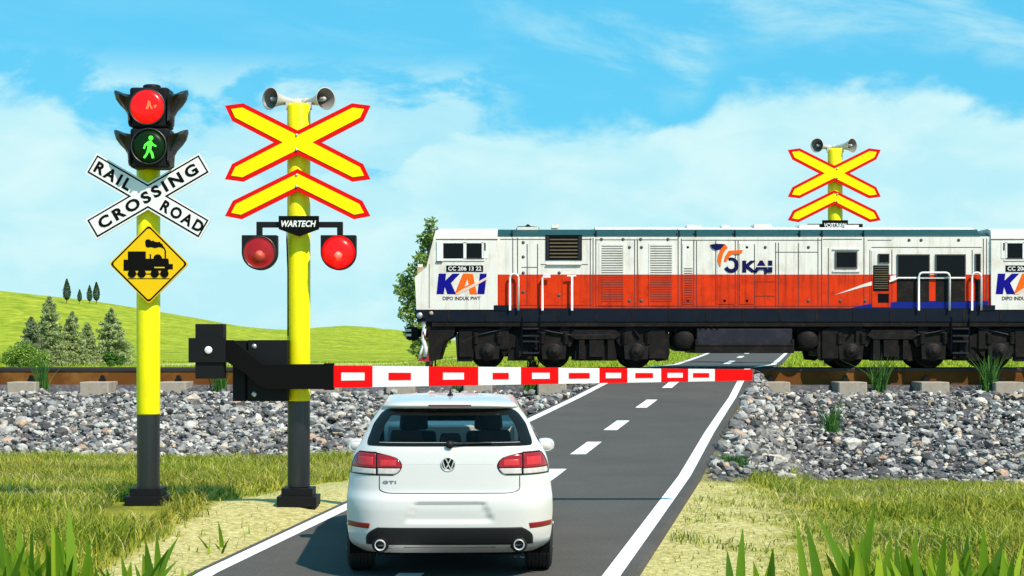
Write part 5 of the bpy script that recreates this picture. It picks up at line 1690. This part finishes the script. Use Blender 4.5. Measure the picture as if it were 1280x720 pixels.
# fix the direction of the front samples: they must run from +w to -w
for ring in rows:
    seg = ring[nr + nsd:nr + nsd + nf]
    seg.sort(key=lambda p_: -p_[0]); ring[nr + nsd:nr + nsd + nf] = seg
verts = [(x_, y_, float(z)) for z, ring in zip(lv, rows) for (x_, y_) in ring]
sets = {'body': [], 'windscreen': [], 'sideL': [], 'sideR': []}
def winhalf(z): return np.interp(z, [1.158, 1.45], [.715, .57])
for k in range(len(lv) - 1):
    zm = (lv[k] + lv[k + 1]) / 2
    for i in range(K):
        j = (i + 1) % K
        xm = (rows[k][i][0] + rows[k][j][0]) / 2; ymid = (rows[k][i][1] + rows[k][j][1]) / 2
        face = [k * K + i, k * K + j, (k + 1) * K + j, (k + 1) * K + i]
        where = 'body'
        yr_, yf_ = float(fyr(zm)), float(fyf(zm))
        if i < nr - 1 and 1.175 < zm < 1.438 and abs(xm) < winhalf(zm) - .02: where = None
        elif nr + nsd <= i < nr + nsd + nf - 1 and 1.07 < zm < 1.46 and abs(xm) < float(fw(zm)) * .93: where = 'windscreen'
        elif (nr <= i < nr + nsd or i >= nr + nsd + nf) and 1.10 < zm < 1.425 and (yr_ + .62) < ymid < (yf_ - .35) and not (1.55 < ymid < 1.63): where = 'sideR' if xm > 0 else 'sideL'
        elif zm < .62:
            for yw_ in (.72, 3.30):
                if (nr <= i < nr + nsd or i >= nr + nsd + nf) and (ymid - yw_) ** 2 + (zm - .31) ** 2 < .375 ** 2: where = None
            if i < nr - 1 and abs(xm) > .5 and ymid > .40 and zm < .5 : pass
        if where: sets[where].append(face)
topf = [(len(lv) - 1) * K + i for i in range(K)]
def submesh(name, faces, m, extra=None):
    b = MB(); used = {}
    for f_ in faces:
        for i in f_:
            if i not in used: used[i] = len(b.v); b.v.append(verts[i])
        b.f.append([used[i] for i in f_]); b.m.append(0); b.sm.append(True)
    return b.build(name, m, car, off=(0, 0, 0))
body = submesh('body', sets['body'] + [topf], M['carwhite'])
submesh('windscreen', sets['windscreen'], M['glass'])
submesh('side_window', sets['sideL'], M['glass']); submesh('side_window', sets['sideR'], M['glass'])


def patch(rowsz, off, nx_=24, mi=0, b=None, thick=0.0):
    """rowsz = [(z, xl, xr)] laid on the rear skin, off metres proud"""
    b = b or MB(); V, Fq = [], []
    for z, xl, xr_ in rowsz:
        for i in range(nx_ + 1):
            x_ = xl + (xr_ - xl) * i / nx_
            V.append((x_, float(rear_y(x_, z)) - off, z))
    k = nx_ + 1
    for r_ in range(len(rowsz) - 1):
        for i in range(nx_): Fq.append([r_ * k + i, r_ * k + i + 1, (r_ + 1) * k + i + 1, (r_ + 1) * k + i])
    b.add(V, Fq, mi, True)
    if thick:
        o = len(b.v) - len(V)
        per = [i for i in range(k)] + [r_ * k + nx_ for r_ in range(1, len(rowsz))] + [(len(rowsz) - 1) * k + i for i in range(nx_ - 1, -1, -1)] + [r_ * k for r_ in range(len(rowsz) - 2, 0, -1)]
        V2 = [(V[i][0], V[i][1] + thick, V[i][2]) for i in per]
        o2 = len(b.v); b.v += V2; n_ = len(per)
        for i in range(n_):
            j = (i + 1) % n_
            b.f.append([o + per[j], o + per[i], o2 + i, o2 + j]); b.m.append(mi); b.sm.append(False)
    return b


# rear window: black border and clear centre
def ring_patch(z0, z1, hw, bz0, bz1, bx_, off, m_frit, n_=40):
    zs = list(np.linspace(z0, z1, 20))
    b = MB()
    r_c = .06
    def half(z):
        h_ = float(hw(z))
        e = 0
        if z - z0 < r_c: e = r_c * .5 * (1 - math.sqrt(max(0, 1 - ((r_c - (z - z0)) / r_c) ** 2)))
        if z1 - z < r_c: e = r_c * (1 - math.sqrt(max(0, 1 - ((r_c - (z1 - z)) / r_c) ** 2)))
        return h_ - e
    patch([(z, -half(z), half(z)) for z in np.linspace(z0, z0 + bz0, 5)], off, n_, 0, b)
    patch([(z, -half(z), half(z)) for z in np.linspace(z1 - bz1, z1, 8)], off, n_, 0, b)
    mid_ = np.linspace(z0 + bz0, z1 - bz1, 14)
    patch([(z, -half(z), -half(z) + bx_) for z in mid_], off, 6, 0, b)
    patch([(z, half(z) - bx_, half(z)) for z in mid_], off, 6, 0, b)
    g = MB(); patch([(z, -half(z) + bx_ - .005, half(z) - bx_ + .005) for z in np.linspace(z0 + bz0 - .004, z1 - bz1 + .004, 14)], off - .003, 30, 0, g)
    return b, g
b, g_ = ring_patch(1.150, 1.452, lambda z: np.interp(z, [1.15, 1.325, 1.452], [.728, .665, .572]), .028, .055, .105, .006, None)
rw = b.build('rear_window', M['frit'], car, off=(0, 0, 0))
g_.build('window_glass', M['glassrear'], rw, off=(0, 0, 0))
b = MB()
b.tube([(-.02, float(rear_y(0, 1.165)) - .03, 1.168), (.12, float(rear_y(.12, 1.172)) - .028, 1.174), (.36, float(rear_y(.36, 1.176)) - .02, 1.175)], [.014, .011, .006], 8)
b.lathe([(0, -.045), (.03, -.045), (.036, 0)], (0, float(rear_y(0, 1.163)), 1.163), (0, 1, 0), 16)
b.build('wiper', M['carblack'], car, off=(0, 0, 0))
# spoiler lamp
b = MB(); patch([(z, -.185, .185) for z in np.linspace(1.478, 1.492, 4)], .005, 12, 0, b, .01); b.build('brake_light', M['reflector'], car, off=(0, 0, 0))
# roof antenna
b = MB(); b.tube([(0, .95, 1.528), (0, .90, 1.545), (0, .84, 1.60)], [.03, .014, .004], 8); b.build('antenna', M['carblack'], car, off=(0, 0, 0))

# tail lamps
def zl(py, D): return H - (py - HY) * D / F - float(zr(D))
def xl_(px, D): return (px - 562) * D / F
lampL = [(566, 449, 470), (567.2, 447, 476), (569, 445.6, 485), (572, 443.5, 494.5), (576, 441.5, 499.5), (580, 440.0, 501.5), (584, 438.9, 501.5), (588, 438.2, 499.5), (591, 437.7, 496.5), (593, 437.6, 491)]
for s_ in (-1, 1):
    def R_(rowsp, grow=0.0):
        out = []
        for py, a_, e_ in rowsp:
            z = zl(py, 15.09); x0, x1 = xl_(a_, 15.12) - grow, xl_(e_, 15.1) + grow
            x0 = max(x0, -float(fw(z)) * .999)
            out.append((z, x0, x1) if s_ < 0 else (z, -x1, -x0))
        return out[::-1]
    dense = []
    for py in np.linspace(566, 593, 24):
        dense.append((py, np.interp(py, [r_[0] for r_ in lampL], [r_[1] for r_ in lampL]), np.interp(py, [r_[0] for r_ in lampL], [r_[2] for r_ in lampL])))
    b = MB(); patch(R_([(565.2, 450, 469)] + dense + [(593.9, 438, 490)], .008), .004, 30, 0, b); lo = b.build('tail_light', M['frit'], car, off=(0, 0, 0))
    def sub(py0, py1, xa=None, xb=None, n_=14):
        out = []
        for py in np.linspace(py0, py1, n_):
            a_ = np.interp(py, [r_[0] for r_ in lampL], [r_[1] for r_ in lampL]); e_ = np.interp(py, [r_[0] for r_ in lampL], [r_[2] for r_ in lampL])
            out.append((py, max(a_ + .3, xa) if xa else a_ + .3, min(e_ - .3, xb) if xb else e_ - .3))
        return R_(out)
    b = MB(); patch(sub(567, 585.0, None, 469.8), .011, 16, 0, b, .008); patch(sub(568.3, 584.4, 471.6, None), .011, 16, 0, b, .008)
    patch(sub(571.5, 582, 447, 466), .0135, 12, 1, b, .002); patch(sub(574.5, 582, 475, 495), .0135, 12, 1, b, .002)
    b.build('red_lens', [M['tailred'], M['tailred2']], lo, off=(0, 0, 0))
    b = MB(); patch(sub(585.8, 592.3, None, 469.8, 6), .011, 14, 0, b, .008); patch(sub(585.2, 592.3, 472.4, None, 6), .011, 14, 0, b, .008)
    b.build('clear_lens', M['tailclear'], lo, off=(0, 0, 0))
    # bumper reflector
    b = MB()
    zz0, zz1 = zl(660, 15.05), zl(653.5, 15.05)
    rows_ = [(zz0 + (zz1 - zz0) * t, s_ * (xl_(461 + 1.5 * t, 15.02)), s_ * (xl_(433.5, 15.2))) for t in np.linspace(0, 1, 5)]
    rows_ = [(z, min(-a_ * 1, -e_ * 1) if False else min(a_, e_), max(a_, e_)) for z, a_, e_ in rows_]
    rows_ = [(z, max(a_, -float(fw(z)) * .995), min(e_, float(fw(z)) * .995)) for z, a_, e_ in rows_]
    patch(rows_, .005, 16, 0, b, .01); b.build('reflector', M['reflector'], car, off=(0, 0, 0))

# seams of the tailgate
def skin(x_, z, o=.001): return (x_, float(rear_y(x_, z)) - o, z)
b = MB()
pts = [skin(-.605, .91)] + [skin(-.60 + .0 * t, .91 - .10 * t) for t in np.linspace(.2, 1, 4)]
for t in np.linspace(0, math.pi / 2, 7): pts.append(skin(-.60 + .09 * (1 - math.cos(t)) * 1.0, .80 - .043 * math.sin(t)))
for x_ in np.linspace(-.48, .48, 24): pts.append(skin(x_, .755))
pr = [(-p_[0], p_[1], p_[2]) for p_ in reversed(pts[:11])]
b.tube(pts + pr, .0042, 6)
b.tube([skin(x_, .999, .0) for x_ in np.linspace(-.40, .40, 20)], .0015, 5, 1)
b.build('tailgate_seam', [M['seamcar'], M['carwhite']], car, off=(0, 0, 0))
# plate recess rim
# lower insert, lip and exhausts
b = MB()
rows_ = []
for t in np.linspace(0, 1, 14):
    z = .315 + (.468 - .315) * t
    hw = .715 - .10 * max(0, (t - .35) / .65) ** 2.2
    rows_.append((z, -hw, hw))
patch(rows_, .012, 50, 0, b, .03); b.build('lower_insert', M['carblack'], car, off=(0, 0, 0))
b = MB(); b.box(-.60, .60, .10, .5, .275, .335, 0, bev=.02); b.box(-.40, .40, .07, .3, .285, .318, 1, bev=.012); b.build('under_lip', [M['carblack'], M['silverlip']], car, off=(0, 0, 0))
b = MB(); b.box(-.62, .62, .25, 3.9, .20, .30, 0); b.box(-.50, .50, .5, 3.9, .30, .9, 0); b.build('underbody', M['blackflat'], car, off=(0, 0, 0))
for s_ in (-1, 1):
    xe, ze = s_ * .592, .318
    ye = float(rear_y(xe, .33))
    b = MB()
    b.lathe([(.047, .35), (.047, -.055), (.044, -.062), (.039, -.058), (.038, .02)], (xe, ye, ze), (0, 1, 0), 28, 0)
    b.lathe([(.038, .02), (.0, .10)], (xe, ye, ze), (0, 1, 0), 28, 1)
    b.lathe([(.075, .02), (.06, -.020), (.05, -.022)], (xe, ye, ze), (0, 1, 0), 28, 2)
    b.build('exhaust_tip', [M['chrome'], M['blackflat'], M['carblack']], car, off=(0, 0, 0))
# badge
zc_ = zl(580, 15.09); yb_ = float(rear_y(0, zc_))
b = MB()
b.lathe([(0, -.006), (.054, -.006), (.056, 0)], (-.012, yb_, zc_), (0, 1, 0), 36, 1)
b.lathe([(.0625, 0), (.0625, -.012), (.058, -.016), (.053, -.012), (.053, -.004)], (-.012, yb_, zc_), (0, 1, 0), 40, 0)
def stroke(p_, w_=.0095):
    for i in range(len(p_) - 1):
        a_, e_ = Vector(p_[i]), Vector(p_[i + 1]); d_ = (e_ - a_).normalized(); n_ = Vector((-d_.y, d_.x)) * w_ / 2; a_ = a_ - d_ * w_ * .3; e_ = e_ + d_ * w_ * .3
        b.prism([(-.012 + q_.x, zc_ + q_.y) for q_ in (a_ - n_, e_ - n_, e_ + n_, a_ + n_)], yb_ - .014 - .0004 * i, yb_ - .004, 0)
stroke([(-.022, .048), (0, .006), (.022, .048)])
stroke([(-.047, .026), (-.024, -.044), (-.0, -.002), (.024, -.044), (.047, .026)])
b.build('round_badge', [M['chrome'], M['blackflat']], car, off=(0, 0, 0))
text_mesh('model_lettering', 'GTI', M['badge'], car, (xl_(487, 15.1), float(rear_y(-.51, .88)), zl(602, 15.09)), .115, .024, 0, .008, .03, off=(0, 0, 0), proj=lambda X_, Z_: rear_y(X_, Z_) - .006, spacing=1.2)
# mirrors
for s_ in (-1, 1):
    b = MB(); cx = s_ * .915; cy, cz_ = 2.15, .97
    vs = []; n1, n2 = 12, 16
    for i in range(n1 + 1):
        t = math.pi * i / n1
        for j in range(n2):
            a_ = 2 * math.pi * j / n2
            vs.append((cx + .09 * (abs(math.sin(t)) ** .7) * math.copysign(abs(math.cos(a_)) ** .8, math.cos(a_)), cy + .11 * -math.cos(t), cz_ + .068 * (abs(math.sin(t)) ** .7) * math.copysign(abs(math.sin(a_)) ** .8, math.sin(a_))))
    fs = [[i * n2 + j, i * n2 + (j + 1) % n2, (i + 1) * n2 + (j + 1) % n2, (i + 1) * n2 + j] for i in range(n1) for j in range(n2)]
    b.add(vs, fs, 0, True)
    b.box(min(cx - s_ * .06, s_ * .80), max(cx - s_ * .06, s_ * .80), cy + .0, cy + .06, cz_ - .05, cz_ - .02, 1)
    b.prism([(cx + .075 * math.cos(t), cz_ + .052 * math.sin(t)) for t in np.linspace(0, 2 * math.pi, 24)[:-1]], cy - .095, cy - .06, 2)
    b.build('wing_mirror', [M['carwhite'], M['carblack'], M['mirrorgrey']], car, off=(0, 0, 0))
# wheels
def wheel(s_, y_):
    Rw, wd = .318, .235
    xo = s_ * .905; o_ = (xo, y_, Rw)
    ax = (-s_, 0, 0)
    b = MB()
    prof = [(.21, .015), (.24, .0), (.285, .004), (.306, .018)]
    g0 = .03
    for k in range(6):
        h_ = g0 + k * .032
        prof += [(Rw, h_), (Rw, h_ + .023), (Rw - .008, h_ + .0235), (Rw - .008, h_ + .0315)]
    prof += [(.306, wd - .012), (.285, wd), (.24, wd), (.21, wd - .01)]
    b.lathe(prof, o_, ax, 48, 0, smooth=False)
    w_ = b.build('wheel', M['tyre'], car, off=(0, 0, 0))
    r_ = MB(); r_.lathe([(.212, .015), (.20, .03), (.19, .09), (.05, .05), (0, .045)], o_, ax, 40, 0)
    for k in range(5):
        a_ = 2 * math.pi * k / 5
        r_.tube([(xo - s_ * .03, y_ + .04 * math.cos(a_), Rw + .04 * math.sin(a_)), (xo - s_ * .02, y_ + .2 * math.cos(a_), Rw + .2 * math.sin(a_))], .03, 8)
    r_.lathe([(.21, wd - .01), (.0, wd - .05)], o_, ax, 30, 0)
    r_.build('rim', M['rim'], w_, off=(0, 0, 0))
for s_ in (-1, 1):
    wheel(s_, .72); wheel(s_, 3.30)
# wheel arch liners
b = MB()
for y_ in (.72, 3.30):
    for s_ in (-1, 1):
        vs, fs = [], []
        for i in range(17):
            a_ = math.pi * (-.1 + 1.2 * i / 16)
            for xx_ in (s_ * .60, s_ * .872): vs.append((xx_, y_ + .372 * math.cos(a_), .31 + .372 * math.sin(a_)))
        for i in range(16): fs.append([2 * i, 2 * i + 1, 2 * i + 3, 2 * i + 2])
        b.add(vs, fs, 0, True)
b.build('wheel_arch', M['blackflat'], car, off=(0, 0, 0))
# cabin
def seat_block(b, x0, x1, y0, y1, z0, z1, tap=.04):
    b.add([(x0, y0, z0), (x1, y0, z0), (x1, y1, z0), (x0, y1, z0), (x0 + tap, y0 + .03, z1), (x1 - tap, y0 + .03, z1), (x1 - tap, y1 - .02, z1), (x0 + tap, y1 - .02, z1)],
          [[0, 3, 2, 1], [4, 5, 6, 7], [0, 1, 5, 4], [1, 2, 6, 5], [2, 3, 7, 6], [3, 0, 4, 7]])
for s_ in (-1, 1):
    b = MB(); c0 = s_ * .36
    seat_block(b, c0 - .25, c0 + .25, 1.95, 2.1, .6, 1.12); seat_block(b, c0 - .14, c0 + .14, 1.97, 2.08, 1.13, 1.37, .02)
    b.build('front_seat', M['seat'], car, off=(0, 0, 0), bevel=.03)
b = MB(); seat_block(b, -.62, .62, .95, 1.12, .6, 1.10)
for c0 in (-.40, 0, .40): seat_block(b, c0 - (.155 if c0 else .105), c0 + (.155 if c0 else .105), .97, 1.06, 1.09, 1.215 if c0 else 1.185, .02)
b.build('rear_seat', M['seat'], car, off=(0, 0, 0), bevel=.03)
b = MB(); b.box(-.68, .68, .30, .95, 1.02, 1.06); b.box(-.68, .68, .4, 2.9, .5, .6); b.build('cabin_trim', M['interior'], car, off=(0, 0, 0))
b = MB(); b.box(-.66, .66, 2.34, 2.84, .8, 1.15, bev=.04); b.build('dashboard', M['paletrim'], car, off=(0, 0, 0))
b = MB(); b.box(-.13, .13, 2.15, 2.18, 1.31, 1.375, bev=.01); b.tube([(0, 2.17, 1.35), (0, 2.22, 1.42)], .01, 6); b.build('cabin_mirror', M['mirrorgrey'], car, off=(0, 0, 0))
car.location = (wx(562, 15.0), 15.0, cz0)
car.rotation_euler = (math.atan(.0379), 0, math.radians(1.6))

# ------------------------------------------------------------------ sun, sky, camera
to_sun = Vector((.52, -.60, .92)).normalized()
el = math.asin(to_sun.z); rot = math.atan2(to_sun.x, to_sun.y)
sd = bpy.data.lights.new('sun', 'SUN'); sd.energy = 4.9; sd.angle = math.radians(.9); sd.color = (1.0, .88, .74)
so = bpy.data.objects.new('sun', sd); COL.objects.link(so)
so.rotation_euler = (-to_sun).to_track_quat('-Z', 'Y').to_euler()

wd_ = bpy.data.worlds.new('World'); S.world = wd_; wd_.use_nodes = True
n, l = wd_.node_tree.nodes, wd_.node_tree.links
bg = n['Background']; bg.inputs['Strength'].default_value = .12
sky = n.new('ShaderNodeTexSky'); sky.sky_type = 'NISHITA'; sky.sun_disc = False; sky.sun_elevation = el; sky.sun_rotation = rot
sky.altitude = 200; sky.air_density = 1.1; sky.dust_density = .4; sky.ozone_density = 2.0
tc = n.new('ShaderNodeTexCoord')
sep = n.new('ShaderNodeSeparateXYZ'); l.new(tc.outputs['Generated'], sep.inputs['Vector'])
def mth(op, a, b_=None, clamp=False):
    x_ = n.new('ShaderNodeMath'); x_.operation = op; x_.use_clamp = clamp
    for i, q_ in enumerate((a, b_)):
        if q_ is None: continue
        if isinstance(q_, (int, float)): x_.inputs[i].default_value = q_
        else: l.new(q_, x_.inputs[i])
    return x_.outputs[0]
def mrange(v, a, b_, c=0, d=1, sm=True):
    r_ = n.new('ShaderNodeMapRange'); r_.interpolation_type = 'SMOOTHSTEP' if sm else 'LINEAR'
    l.new(v, r_.inputs['Value'])
    for nm_, q_ in (('From Min', a), ('From Max', b_), ('To Min', c), ('To Max', d)):
        if isinstance(q_, (int, float)): r_.inputs[nm_].default_value = q_
        else: l.new(q_, r_.inputs[nm_])
    return r_.outputs['Result']
az = n.new('ShaderNodeMath'); az.operation = 'ARCTAN2'; l.new(sep.outputs['X'], az.inputs[0]); l.new(sep.outputs['Y'], az.inputs[1])
U = az.outputs[0]                                   # bearing, 0 = straight ahead, radians
Vv = mth('ARCSINE', sep.outputs['Z'])               # elevation angle
cmb = n.new('ShaderNodeCombineXYZ'); l.new(mth('MULTIPLY', U, 1.0), cmb.inputs['X']); l.new(mth('MULTIPLY', Vv, 1.9), cmb.inputs['Y'])
def noise(scale, detail=8, rough=.55, dist=0.0, offs=0.0):
    z_ = n.new('ShaderNodeTexNoise'); z_.inputs['Scale'].default_value = scale; z_.inputs['Detail'].default_value = detail; z_.inputs['Roughness'].default_value = rough; z_.inputs['Distortion'].default_value = dist
    mp_ = n.new('ShaderNodeMapping'); mp_.inputs['Location'].default_value = (offs, offs * .7, offs * .3)
    l.new(cmb.outputs['Vector'], mp_.inputs['Vector']); l.new(mp_.outputs['Vector'], z_.inputs['Vector'])
    return z_.outputs['Fac']
# cloud tops over the bearing (elevation of the bank's upper edge)
cr = n.new('ShaderNodeFloatCurve')
uu = mrange(U, -.34, .34, 0, 1, False)
l.new(uu, cr.inputs['Value'])
edge = [(0, 108), (60, 118), (130, 165), (230, 172), (330, 205), (420, 190), (490, 195), (540, 152), (640, 148), (740, 140), (790, 146), (860, 150), (905, 112), (960, 100), (1050, 108), (1180, 110), (1240, 140), (1280, 138)]
cv = cr.mapping.curves[0]
pts_ = [((math.atan((px - CX) / F) + .34) / .68, math.atan((HY - py) / F) / .25) for px, py in edge]
pts_ = [(0.0, .55), (.03, .60)] + pts_ + [(.97, .6), (1.0, .55)]
while len(cv.points) < len(pts_): cv.points.new(.5, .5)
for p_, q_ in zip(cv.points, pts_): p_.location = q_
cr.mapping.update()
top_ = mth('MULTIPLY', cr.outputs['Value'], .25)
n_a = noise(16, 9, .55, .3, 3.1); n_b = noise(5, 8, .6, .5, 8.2); n_c = noise(60, 6, .6, .2, 1.7)
wig = mth('ADD', mth('MULTIPLY', mth('SUBTRACT', n_a, .5), .055), mth('MULTIPLY', mth('SUBTRACT', n_c, .5), .012))
below = mth('SUBTRACT', mth('ADD', top_, wig), Vv)
bank = mth('MULTIPLY', mrange(below, -.003, .014), mrange(n_b, .25, .5, .80, 1.0))
lowhaze = mrange(Vv, .120, -.015, 0, .97)
n_d = noise(10, 10, .6, .3, 2.4)
broken = mth('MULTIPLY', mth('MULTIPLY', mrange(n_d, .45, .56), mrange(Vv, .168, .140)), .72)
# streaks of thin cloud higher up
cmb2 = n.new('ShaderNodeCombineXYZ'); l.new(mth('ADD', U, mth('MULTIPLY', Vv, .6)), cmb2.inputs['X']); l.new(mth('MULTIPLY', mth('SUBTRACT', Vv, mth('MULTIPLY', U, -.12)), 3.2), cmb2.inputs['Y'])
st_ = n.new('ShaderNodeTexNoise'); st_.inputs['Scale'].default_value = 7.5; st_.inputs['Detail'].default_value = 9; st_.inputs['Roughness'].default_value = .6; st_.inputs['Distortion'].default_value = .4
l.new(cmb2.outputs['Vector'], st_.inputs['Vector'])
wisp = mth('MULTIPLY', mrange(st_.outputs['Fac'], .44, .66, 0, .62), mrange(U, -.15, .14, .12, 1.0))
wisp = mth('MULTIPLY', wisp, mrange(mth('SUBTRACT', Vv, mth('ADD', top_, wig)), .006, .035))
broken = mth('MULTIPLY', broken, mrange(U, .02, -.03))
cover = mth('MAXIMUM', mth('MULTIPLY', bank, .97), mth('MAXIMUM', mth('MAXIMUM', wisp, broken), lowhaze))
# clear sky: the sky model pushed to the deep cyan of the photograph's day, paler low down
tint = n.new('ShaderNodeMix'); tint.data_type = 'RGBA'; tint.blend_type = 'MULTIPLY'; tint.inputs['Factor'].default_value = 1
l.new(sky.outputs['Color'], tint.inputs['A']); tint.inputs['B'].default_value = (.60, 1.25, 1.25, 1)
blue = n.new('ShaderNodeMix'); blue.data_type = 'RGBA'; blue.inputs['Factor'].default_value = .8
l.new(tint.outputs['Result'], blue.inputs['A']); blue.inputs['B'].default_value = (.62, 3.75, 5.95, 1)
cl = n.new('ShaderNodeMix'); cl.data_type = 'RGBA'
l.new(mth('MULTIPLY', cover, 1.0, True), cl.inputs['Factor']); l.new(blue.outputs['Result'], cl.inputs['A'])
cc = n.new('ShaderNodeMix'); cc.data_type = 'RGBA'; cc.inputs['A'].default_value = (3.6, 6.0, 6.5, 1); cc.inputs['B'].default_value = (4.7, 6.5, 6.6, 1)
l.new(mrange(n_a, .35, .7), cc.inputs['Factor'])
l.new(cc.outputs['Result'], cl.inputs['B'])
l.new(cl.outputs['Result'], bg.inputs['Color'])

cd = bpy.data.cameras.new('camera'); cam = bpy.data.objects.new('camera', cd); COL.objects.link(cam)
cam.location = (0, 0, H); cam.rotation_euler = (math.radians(90), 0, 0)
cd.sensor_width = 36; cd.lens = 36 * F / 1280; cd.shift_y = (HY - 360) / 1280.0
cd.clip_start = .1; cd.clip_end = 12000
S.camera = cam
vs_ = S.view_settings
vs_.view_transform = 'Standard'; vs_.look = 'None'; vs_.gamma = 1; vs_.use_curve_mapping = False; vs_.exposure = .3
S.cycles.max_bounces = 8; S.cycles.transparent_max_bounces = 12
for o in list(S.objects):
    if '_o' in o: del o['_o']
